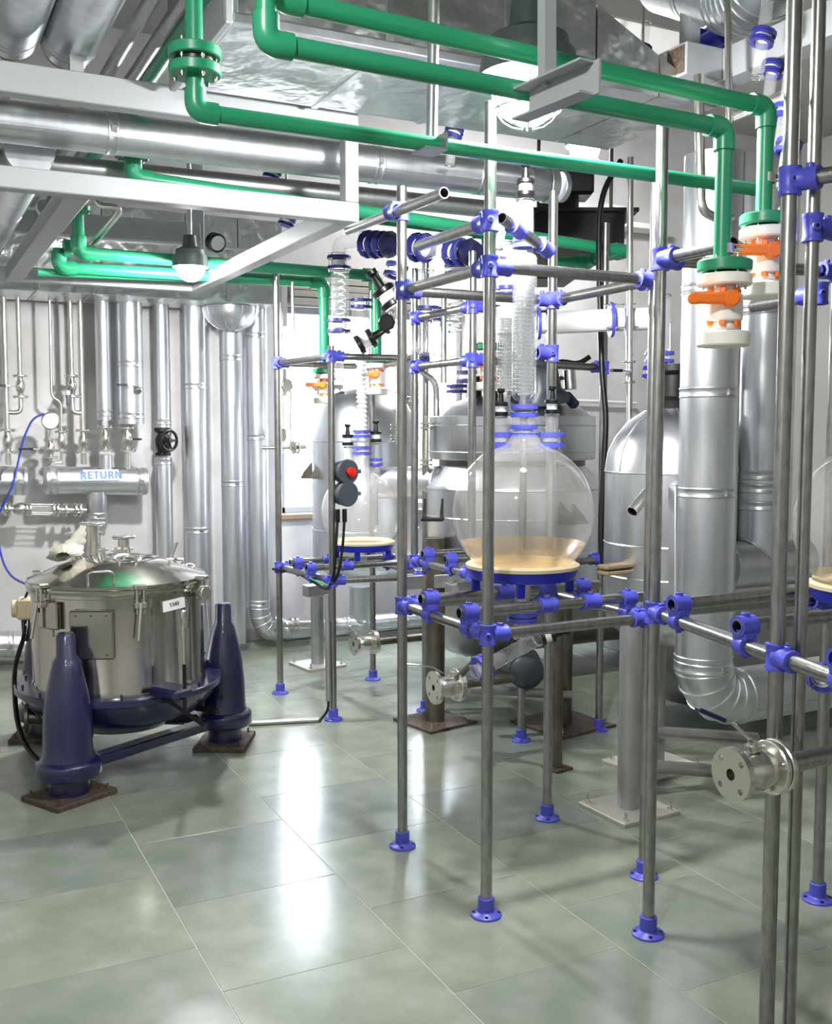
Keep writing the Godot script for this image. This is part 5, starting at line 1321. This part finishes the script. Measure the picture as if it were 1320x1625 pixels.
	tag(obj("floor_conduit", cyl(S(), a0 + Vector3(0, 0.014, 0), a1 + Vector3(0, 0.014, 0), 0.014, 14), "leg_steel"), "grey pipe lying on the floor behind the centrifuge's right foot", "conduit")

func flask(label: String, c: Vector3, r: float, necks: Array, fill: float, look := "glass", group := "round glass flasks") -> Node3D:
	var t := thing("round_flask", label, "flask", c - Vector3(0, r, 0), group)
	var at := Transform3D(Basis.IDENTITY, c)
	var p := [Vector2(0.028, -r - 0.09), Vector2(0.028, -r - 0.01), Vector2(0.04, -r + 0.006)]
	p += arc(0, 0, r, -78, 72, 30)
	p += [Vector2(0.062, r + 0.0), Vector2(0.050, r + 0.03), Vector2(0.046, r + 0.06), Vector2(0.046, r + 0.11)]
	obj("bulb", lathe(S(), p, at, 56), look, t)
	obj("neck_rim", ring(S(), Transform3D(Basis.IDENTITY, c + Vector3(0, r + 0.11, 0)), 0.047, 0.005, 24, 8), "solid_glass", t)
	for n in necks:
		var b: Vector3 = c + n[0]
		var q: Vector3 = b + Vector3(0, n[1], 0)
		obj("side_neck", lathe(S(), [Vector2(n[2] * 1.7, 0.0), Vector2(n[2] * 1.15, 0.02), Vector2(n[2], 0.04), Vector2(n[2], n[1])], Transform3D(Basis.IDENTITY, b), 20), "glass", t)
		obj("neck_rim", ring(S(), Transform3D(Basis.IDENTITY, q), n[2], 0.004, 20, 8), "solid_glass", t)
	for k in 2:      # dried residue on the inside of the bulb
		var q := r - 0.003 - 0.002 * k
		var a := rad_to_deg(asin((fill * (1.0 if k == 0 else 0.5) - r) / q))
		obj("residue", lathe(S(), arc(0, 0, q, -89, a, 14), at, 48), "residue", t)
	return t

func build_glass() -> void:
	var rt := Vector3(0.894, 0, 0.448)
	var up := Vector3.UP
	# ---- large flask in the front frame
	var y := 1.345
	var c := Vector3(2.08, y, -3.262)
	var f := flask("large round flask with tan residue in the front frame", c, 0.263, [[-rt * 0.085 + Vector3(0, 0.235, 0), 0.05, 0.022], [rt * 0.105 + Vector3(0, 0.225, 0), 0.06, 0.024]], 0.15)
	ring_stand("blue ring stand under the large flask in the front frame", Vector3(c.x, y - 0.205, c.z), 0.205, 1.045)
	var g := thing("coil_condenser", "tall coiled glass condenser standing on the large flask", "condenser", c + Vector3(0, 0.38, 0))
	var yv := func(v: float): return Vector3(c.x, v, c.z)
	coupling(g, yv.call(1.647), up, 0.053, 0.03)
	coupling(g, yv.call(1.722), up, 0.053, 0.03)
	glass_pipe(g, [yv.call(1.657), yv.call(1.713)], 0.034)
	condenser(g, yv.call(1.759), 2.296 - 1.759, 0.045, 34)
	coupling(g, yv.call(2.333), up, 0.046, 0.02)
	glass_pipe(g, [yv.call(2.319), yv.call(2.486)], 0.030)
	glass_pipe(g, [yv.call(2.414), yv.call(2.414) - rt * 0.07 + Vector3(0, 0.03, 0), yv.call(2.414) - rt * 0.1 - Vector3(0, 0.1, 0)], 0.016, "side_arm", 0.04)
	stopcock(g, yv.call(2.500), up, 0.034)
	var k := thing("glass_stopcock", "black-headed glass stopcock on the large flask's right neck", "valve", c + rt * 0.105 + Vector3(0, 0.29, 0))
	coupling(k, c + rt * 0.105 + Vector3(0, 1.615 - y, 0), up, 0.05, 0.04)
	glass_pipe(k, [c + rt * 0.105 + Vector3(0, 1.633 - y, 0), c + rt * 0.105 + Vector3(0, 1.708 - y, 0)], 0.024)
	stopcock(k, c + rt * 0.105 + Vector3(0, 1.712 - y, 0), up, 0.028)
	var dp := thing("dip_tube", "grey dip tube reaching into the large flask from its right neck", "tube", c + rt * 0.105 + Vector3(0, -0.09, 0))
	obj("sheath", cyl(S(), c + rt * 0.105 + Vector3(0, -0.09, 0), c + rt * 0.105 + Vector3(0, 0.18, 0), 0.013, 16), "leg_steel", dp)
	var k2 := thing("glass_stopcock", "black-headed glass stopcock on the large flask's left neck", "valve", c - rt * 0.085 + Vector3(0, 0.29, 0))
	coupling(k2, c - rt * 0.085 + Vector3(0, 1.615 - y, 0), up, 0.042, 0.04)
	glass_pipe(k2, [c - rt * 0.085 + Vector3(0, 1.633 - y, 0), c - rt * 0.085 + Vector3(0, 1.699 - y, 0)], 0.022)
	stopcock(k2, c - rt * 0.085 + Vector3(0, 1.703 - y, 0), up, 0.028)
	# drain leg below it
	var d := thing("glass_drain", "slanting glass drain leg with a black knob under the large flask", "pipe", Vector3(2.058, 0.861, -3.219))
	glass_pipe(d, [yv.call(y - 0.35), yv.call(0.871)], 0.030)
	coupling(d, yv.call(0.952), up, 0.058, 0.022)
	var e0 := Vector3(2.110, 0.873, -3.205)
	var e1 := Vector3(1.827, 0.779, -3.182)
	glass_pipe(d, [e0, e1], 0.027)
	coupling(d, Vector3(1.866, 0.793, -3.186), e1 - e0, 0.05, 0.02)
	stopcock(d, Vector3(2.123, 0.875, -3.199), Vector3(0.85, 0.25, 0.4), 0.03)
	# ---- flask in the far frame
	var c2 := Vector3(2.50, 1.159, -5.72)
	flask("round flask with a pale residue in the far frame by the window", c2, 0.245, [[-rt * 0.085 + Vector3(0, 0.215, 0), 0.05, 0.022], [rt * 0.085 + Vector3(0, 0.215, 0), 0.06, 0.022]], 0.06, "hazy_glass")
	ring_stand("blue ring stand under the far flask by the window", Vector3(c2.x, c2.y - 0.19, c2.z), 0.19, 0.875)
	var h := thing("corrugated_condenser", "white corrugated glass condenser on the far flask", "condenser", c2 + Vector3(0, 0.36, 0))
	coupling(h, c2 + Vector3(0, 0.37, 0), up, 0.06, 0.035)
	coupling(h, c2 + Vector3(0, 0.47, 0), up, 0.055, 0.03)
	glass_pipe(h, [c2 + Vector3(0, 0.38, 0), c2 + Vector3(0, 0.46, 0)], 0.032)
	var p := []
	var h0 := 1.646
	var h1 := 2.067
	for i in 61:
		p.append(Vector2(0.027 + (0.005 if i % 4 < 2 else -0.002), h0 + (h1 - h0) * i / 60.0))
	obj("corrugated_tube", lathe(S(), p, Transform3D(Basis.IDENTITY, Vector3(c2.x, 0, c2.z)), 20), "white_ptfe", h)
	obj("foot_bulb", lathe(S(), [Vector2(0.02, -0.09), Vector2(0.03, -0.06), Vector2(0.05, -0.02), Vector2(0.035, 0.0)], Transform3D(Basis.IDENTITY, Vector3(c2.x, h0, c2.z)), 20), "glass", h)
	var k3 := thing("glass_stopcock", "black-headed stopcock on the far flask's left neck", "valve", c2 - rt * 0.085 + Vector3(0, 0.36, 0))
	glass_pipe(k3, [c2 - rt * 0.085 + Vector3(0, 0.265, 0), c2 - rt * 0.085 + Vector3(0, 0.39, 0)], 0.022)
	stopcock(k3, c2 - rt * 0.085 + Vector3(0, 0.40, 0), up, 0.036)
	var k4 := thing("glass_stopcock", "black-headed stopcock on the far flask's right neck", "valve", c2 + rt * 0.085 + Vector3(0, 0.36, 0))
	glass_pipe(k4, [c2 + rt * 0.085 + Vector3(0, 0.275, 0), c2 + rt * 0.085 + Vector3(0, 0.41, 0)], 0.022)
	coupling(k4, c2 + rt * 0.085 + Vector3(0, 0.30, 0), up, 0.04, 0.03)
	stopcock(k4, c2 + rt * 0.085 + Vector3(0, 0.42, 0), up, 0.036)
	var d2 := thing("dip_tube", "grey dip tube reaching into the far flask", "tube", c2 + rt * 0.085)
	obj("sheath", cyl(S(), c2 + rt * 0.085 + Vector3(0, -0.08, 0), c2 + rt * 0.085 + Vector3(0, 0.20, 0), 0.012, 14), "leg_steel", d2)
	# ---- flask at the right edge
	var c3 := Vector3(2.72, 1.36, -2.215)
	flask("round flask cut off by the right edge of the picture", c3, 0.258, [[-rt * 0.09 + Vector3(0, 0.225, 0), 0.06, 0.024]], 0.10)
	ring_stand("blue ring stand under the flask at the right edge", Vector3(c3.x, c3.y - 0.20, c3.z), 0.20, 1.14)
	var k5 := thing("glass_stopcock", "blue-ringed glass stopcock on the flask at the right edge", "valve", c3 - rt * 0.09 + Vector3(0, 0.30, 0))
	coupling(k5, c3 - rt * 0.09 + Vector3(0, 0.33, 0), up, 0.05, 0.04)
	glass_pipe(k5, [c3 - rt * 0.09 + Vector3(0, 0.34, 0), c3 - rt * 0.09 + Vector3(0, 0.44, 0)], 0.024)
	stopcock(k5, c3 - rt * 0.09 + Vector3(0, 0.45, 0), up, 0.03)
	# ---- second condenser behind the tall one
	var c4 := Vector3(2.615, 1.815, -4.258)
	var g4 := thing("coil_condenser", "second glass condenser half hidden behind the tall one", "condenser", c4 - Vector3(0, 0.05, 0))
	condenser(g4, c4, Vector3(2.629, 2.200, -4.286).y - c4.y, 0.046, 20)
	coupling(g4, Vector3(2.633, 2.315, -4.294), up, 0.05, 0.03)
	glass_pipe(g4, [Vector3(2.629, 2.200, -4.286), Vector3(2.641, 2.546, -4.310)], 0.03)
	obj("white_sleeve", cyl(S(), Vector3(2.626, 2.110, -4.279), Vector3(2.630, 2.236, -4.288), 0.05, 22), "white_ptfe", g4)
	# ---- tall glass column over the far frame
	var q := thing("glass_column", "tall clear glass column with dark blue couplings left of the front frame", "column", Vector3(2.300, 1.952, -5.606))
	glass_pipe(q, [Vector3(2.300, 1.945, -5.606), Vector3(2.312, 2.098, -5.613)], 0.03)
	glass_pipe(q, [Vector3(2.312, 2.098, -5.613), Vector3(2.319, 2.215, -5.620)], 0.05)
	glass_pipe(q, [Vector3(2.322, 2.295, -5.625), Vector3(2.332, 2.572, -5.645)], 0.052)
	obj("coil", tube(S(), helix(Vector3(2.323, 2.317, -5.627), Vector3(2.331, 2.550, -5.644), 0.034, 6, 12), 0.009, 7), "solid_glass", q)
	for w in [Vector3(2.317, 2.255, -5.624), Vector3(2.330, 2.620, -5.650)]: coupling(q, w, up, 0.07, 0.06, "coupling_navy")
	glass_pipe(q, [Vector3(2.332, 2.667, -5.653), Vector3(2.341, 2.736, -5.655), Vector3(2.436, 2.745, -5.552)], 0.045, "glass_elbow", 0.1)
	glass_pipe(q, [Vector3(2.318, 2.080, -5.609), Vector3(2.385, 2.130, -5.523)], 0.035, "side_arm")
	stopcock(q, Vector3(2.388, 2.134, -5.522), Vector3(0.8, 0.5, 0.35), 0.058)
	var q2 := thing("glass_line", "level glass line with big dark blue couplings between rack corner and front frame", "pipe", Vector3(2.309, 2.512, -4.753))
	var s0 := Vector3(2.282, 2.654, -5.228)
	var s1 := Vector3(2.563, 2.516, -4.403)
	coupling(q2, Vector3(2.295, 2.636, -5.108), s1 - s0, 0.075, 0.06, "coupling_navy")
	coupling(q2, Vector3(2.318, 2.618, -4.983), s1 - s0, 0.07, 0.05, "coupling_navy")
	coupling(q2, Vector3(2.414, 2.575, -4.763), s1 - s0, 0.075, 0.06, "coupling_navy")
	coupling(q2, Vector3(2.500, 2.527, -4.547), s1 - s0, 0.07, 0.06, "coupling_navy")
	glass_pipe(q2, [Vector3(2.304, 2.627, -5.047), Vector3(2.507, 2.527, -4.521)], 0.035)
	obj("glass_cone", lathe(S(), [Vector2(0.06, 0), Vector2(0.02, 0.12), Vector2(0.02, 0.16), Vector2(0.06, 0.26)], along(Vector3(2.423, 2.567, -4.724), s1 - s0), 20), "glass", q2)
	for w in [Vector3(2.533, 2.518, -4.474), Vector3(2.320, 2.609, -4.925)]: obj("knob", lathe(S(), [Vector2(0, -0.03), Vector2(0.06, -0.03), Vector2(0.07, 0.0), Vector2(0.05, 0.05), Vector2(0, 0.06)], along(w, s1 - s0), 8), "lever_blue", q2)
	var q3 := thing("glass_line", "slanting glass line with two black stopcocks left of the front frame's upright", "pipe", Vector3(2.293, 2.046, -4.832))
	glass_pipe(q3, [Vector3(2.309, 2.255, -4.843), Vector3(2.380, 2.046, -4.789)], 0.04)
	stopcock(q3, Vector3(2.299, 2.284, -4.851), Vector3(-0.45, 0.75, -0.2), 0.06)
	coupling(q3, Vector3(2.317, 2.465, -4.858), Vector3(0.3, 1, 0), 0.06, 0.05, "coupling_navy")
	obj("octagon_knob", cyl(S(), Vector3(2.249, 2.198, -4.812), Vector3(2.219, 2.190, -4.770), 0.045, 8, 0.008), "black_plastic", q3)
	var q4 := thing("glass_column", "clear glass column with paired dark rings behind the front frame's left upright", "column", Vector3(2.579, 2.068, -5.028))
	glass_pipe(q4, [Vector3(2.579, 2.061, -5.028), Vector3(2.586, 2.255, -5.041)], 0.05)
	glass_pipe(q4, [Vector3(2.587, 2.306, -5.045), Vector3(2.595, 2.511, -5.059)], 0.04)
	coupling(q4, Vector3(2.586, 2.279, -5.043), up, 0.075, 0.06, "coupling_navy")
	var q5 := thing("glass_column", "bulging glass receiver with a rounded foot behind the middle upright", "column", Vector3(2.770, 2.128, -5.050))
	var b5 := Vector3(2.770, 2.128, -5.050)
	obj("receiver", lathe(S(), [Vector2(0.012, -0.03), Vector2(0.02, 0.0), Vector2(0.055, 0.03), Vector2(0.062, 0.08), Vector2(0.06, 0.28), Vector2(0.03, 0.33), Vector2(0.03, 0.45)], Transform3D(Basis.IDENTITY, b5), 22), "glass", q5)
	obj("coil", tube(S(), helix(b5 + Vector3(0, 0.06, 0), b5 + Vector3(0, 0.28, 0), 0.036, 6, 12), 0.009, 7), "solid_glass", q5)
	coupling(q5, b5 + Vector3(0, 0.40, 0), up, 0.06, 0.04, "coupling_navy")
	var q8 := thing("glass_column", "foil-wrapped glass bulb beside the orange lever of the middle valve", "column", Vector3(2.812, 1.942, -5.125))
	obj("bulb", lathe(S(), arc(0, 0, 0.085, -80, 80, 12), Transform3D(Basis.IDENTITY, Vector3(2.813, 1.977, -5.127)), 18), "glass", q8)
	coupling(q8, Vector3(2.869, 1.949, -5.097), up, 0.06, 0.05, "coupling_navy")
	coupling(q8, Vector3(2.816, 1.882, -5.117), up, 0.06, 0.03, "coupling_navy")
	var q9 := thing("glass_column", "blurred glass column just right of the tall column over the far frame", "column", Vector3(2.629, 2.254, -6.029))
	glass_pipe(q9, [Vector3(2.628, 2.230, -6.027), Vector3(2.635, 2.412, -6.040)], 0.055)
	coupling(q9, Vector3(2.636, 2.444, -6.042), up, 0.065, 0.04, "coupling_navy")
	# ---- white pipe with blue coupling right of the condenser
	var q6 := thing("white_process_pipe", "thick white pipe with a bright blue coupling right of the glass column", "pipe", Vector3(3.203, 2.133, -4.272))
	obj("pipe_run", cyl(S(), Vector3(2.944, 2.187, -4.407), Vector3(3.228, 2.203, -4.266), 0.056, 26), "white_ptfe", q6)
	obj("pipe_run", cyl(S(), Vector3(3.314, 2.206, -4.224), Vector3(3.421, 2.209, -4.170), 0.056, 26), "white_ptfe", q6)
	var w6 := Vector3(3.314, 2.206, -4.224) - Vector3(3.228, 2.203, -4.266)
	coupling(q6, Vector3(3.271, 2.206, -4.245), w6, 0.088, 0.085)
	coupling(q6, Vector3(2.927, 2.187, -4.415), w6, 0.08, 0.05)
	glass_pipe(q6, [Vector3(3.454, 2.323, -4.164), Vector3(3.444, 2.038, -4.144)], 0.055)
	coupling(q6, Vector3(3.443, 2.016, -4.142), up, 0.075, 0.04)
	coupling(q6, Vector3(3.423, 1.943, -4.145), up, 0.07, 0.04, "bright_blue")
	steel_pipe("slim stainless pipe with a dark lever left of the domed vessel", [Vector3(3.284, 2.992, -4.196), Vector3(3.258, 2.356, -4.152), Vector3(3.229, 1.597, -4.100)], 0.017)
	var lv := ball_valve("slim inline valve with a dark lever on the stainless pipe", Vector3(3.241, 1.938, -4.124), up, 0.032, 0.10, Vector3(-1, 0, 0), "black_plastic")
	# cowl and hose over the clad vessel
	var cw := thing("agitator_drive", "dark teal geared drive on top of the clad vessel", "motor", Vector3(3.278, 1.800, -4.823))
	obj("gearbox", lathe(S(), [Vector2(0, 0), Vector2(0.12, 0.0), Vector2(0.12, 0.03), Vector2(0.075, 0.08), Vector2(0.06, 0.22), Vector2(0.07, 0.25), Vector2(0.0, 0.26)], Transform3D(Basis(Vector3(0.3, 0, 1).normalized(), 0.18), Vector3(3.253, 1.800, -4.835)), 20), "grey_plastic", cw)
	obj("lead", tube(S(), fillet([Vector3(3.199, 1.972, -4.821), Vector3(3.273, 2.034, -4.790), Vector3(3.375, 2.013, -4.737), Vector3(3.432, 2.055, -4.712)], 0.1, 4), 0.014, 8), "black_plastic", cw)
	obj("sight_lamp", cyl(S(), Vector3(3.359, 1.877, -4.789), Vector3(3.356, 1.982, -4.799), 0.035, 16), "fitting_steel", cw)
	obj("sight_lamp_base", bar(S(), Vector3(3.330, 1.852, -4.801), Vector3(3.354, 1.781, -4.727), 0.05, 0.05, 0.01), "lever_blue", cw)

func build_valves() -> void:
	var left := Vector3(-0.894, 0, -0.448)
	plastic_valve("nearest white valve with orange lever, below the lower green pipe's drop", Vector3(1.939, 2.090, -2.080), 0.070, left)
	plastic_valve("second white valve with orange lever, partly behind the tall right upright", Vector3(2.129, 2.233, -2.130), 0.070, left)
	plastic_valve("white valve with orange lever half hidden behind the front frame's corner upright", Vector3(2.796, 2.104, -4.720), 0.077, left)
	plastic_valve("white valve with long orange lever over the far frame", Vector3(2.724, 2.110, -6.000), 0.074, left)
	plastic_valve("white valve with orange lever against the bright window", Vector3(2.449, 2.042, -6.200), 0.070, left)
	# the flanged drain valve in front of the right uprights
	var a := Vector3(1.744, 0.837, -1.804)
	var t := thing("flanged_drain_valve", "bright flanged steel drain valve with blue lever in front of the right uprights", "valve", a - Vector3(0, 0.065, 0))
	var x := Vector3(1, 0, 0)
	drilled_flange(t, a, x, 0.064, 0.016, 0.014, 0.0075)
	obj("body", lathe(S(), [Vector2(0.014, 0.0), Vector2(0.026, 0.009), Vector2(0.03, 0.03), Vector2(0.046, 0.05), Vector2(0.05, 0.075), Vector2(0.046, 0.10), Vector2(0.036, 0.115)], along(a, x), 24), "fitting_steel", t)
	flange(t, a + x * 0.118, x, 0.066, 0.016, "fitting_steel", 4)
	flange(t, a + x * 0.138, x, 0.066, 0.016, "fitting_steel", 0)
	obj("pipe_run", cyl(S(), a + x * 0.14, a + x * 1.3, 0.024, 20), "tube_steel", t)
	var st := a + x * 0.06 + Vector3(0, 0.05, 0)
	obj("stem", cyl(cyl(S(), st - Vector3(0, 0.02, 0), st + Vector3(0, 0.022, 0), 0.012, 12), st, st + Vector3(0, 0.012, 0), 0.022, 6), "fitting_steel", t)
	var dr := (Vector3(1.664, 0.963, -1.844) - Vector3(1.821, 0.895, -1.826)).normalized()
	var h := obj("lever", bar(bar(S(), st + Vector3(0, 0.02, 0), st + Vector3(0, 0.045, 0) + dr * 0.06, 0.02, 0.005), st + Vector3(0, 0.044, 0) + dr * 0.055, st + Vector3(0, 0.046, 0) + dr * 0.17, 0.018, 0.005), "fitting_steel", t)
	obj("sleeve", bar(S(), st + Vector3(0, 0.045, 0) + dr * 0.09, st + Vector3(0, 0.047, 0) + dr * 0.175, 0.024, 0.011, 0.004), "lever_blue", h)
	# smaller flanged valves low behind the frames
	for q in [[Vector3(2.398, 0.347, -4.574), "flanged drain valve in front of the brown-stained leg post", 0.085, 0.075], [Vector3(2.489, 0.331, -5.817), "flanged drain valve low behind the far frame", 0.075, 0.066]]:
		var c: Vector3 = q[0]
		var v := thing("flanged_drain_valve", q[1], "valve", c - Vector3(0, q[2], 0))
		drilled_flange(v, c, x, q[2], 0.018, 0.016, 0.009)
		obj("body", lathe(S(), [Vector2(0.016, 0.1), Vector2(0.016, 0.0), Vector2(q[2] * 0.45, 0.01), Vector2(q[2] * 0.6, 0.04), Vector2(q[2] * 0.6, 0.1), Vector2(q[2] * 0.45, 0.13), Vector2(0.0, 0.13)], along(c, x), 18), "fitting_steel", v)
		flange(v, c + x * 0.13, x, q[2], 0.03, "fitting_steel", 4)
		obj("pipe_run", cyl(S(), c + x * 0.14, c + x * 0.5, 0.024, 14), "dull_steel", v)
		lever(v, c + x * 0.05 + Vector3(0, q[2] * 0.8, 0), Vector3(-0.9, 0.1, -0.3), 0.2, null)
	steel_pipe("thin pipe rising behind the low drain valve to the glass drain", [Vector3(2.503, 0.364, -4.579), Vector3(2.570, 0.505, -4.445)], 0.016, 0.0, "dull_steel")
	# little blue-clipped glass tail at the right edge
	var b := thing("glass_tail", "small glass end held in a blue clip under the right rail", "coupling", Vector3(2.176, 0.961, -1.934))
	coupling(b, Vector3(2.178, 0.994, -1.937), Vector3(-0.5, 0.1, 0.86), 0.04, 0.02)
	glass_pipe(b, [Vector3(2.154, 1.002, -1.916), Vector3(2.260, 0.976, -2.006)], 0.022)
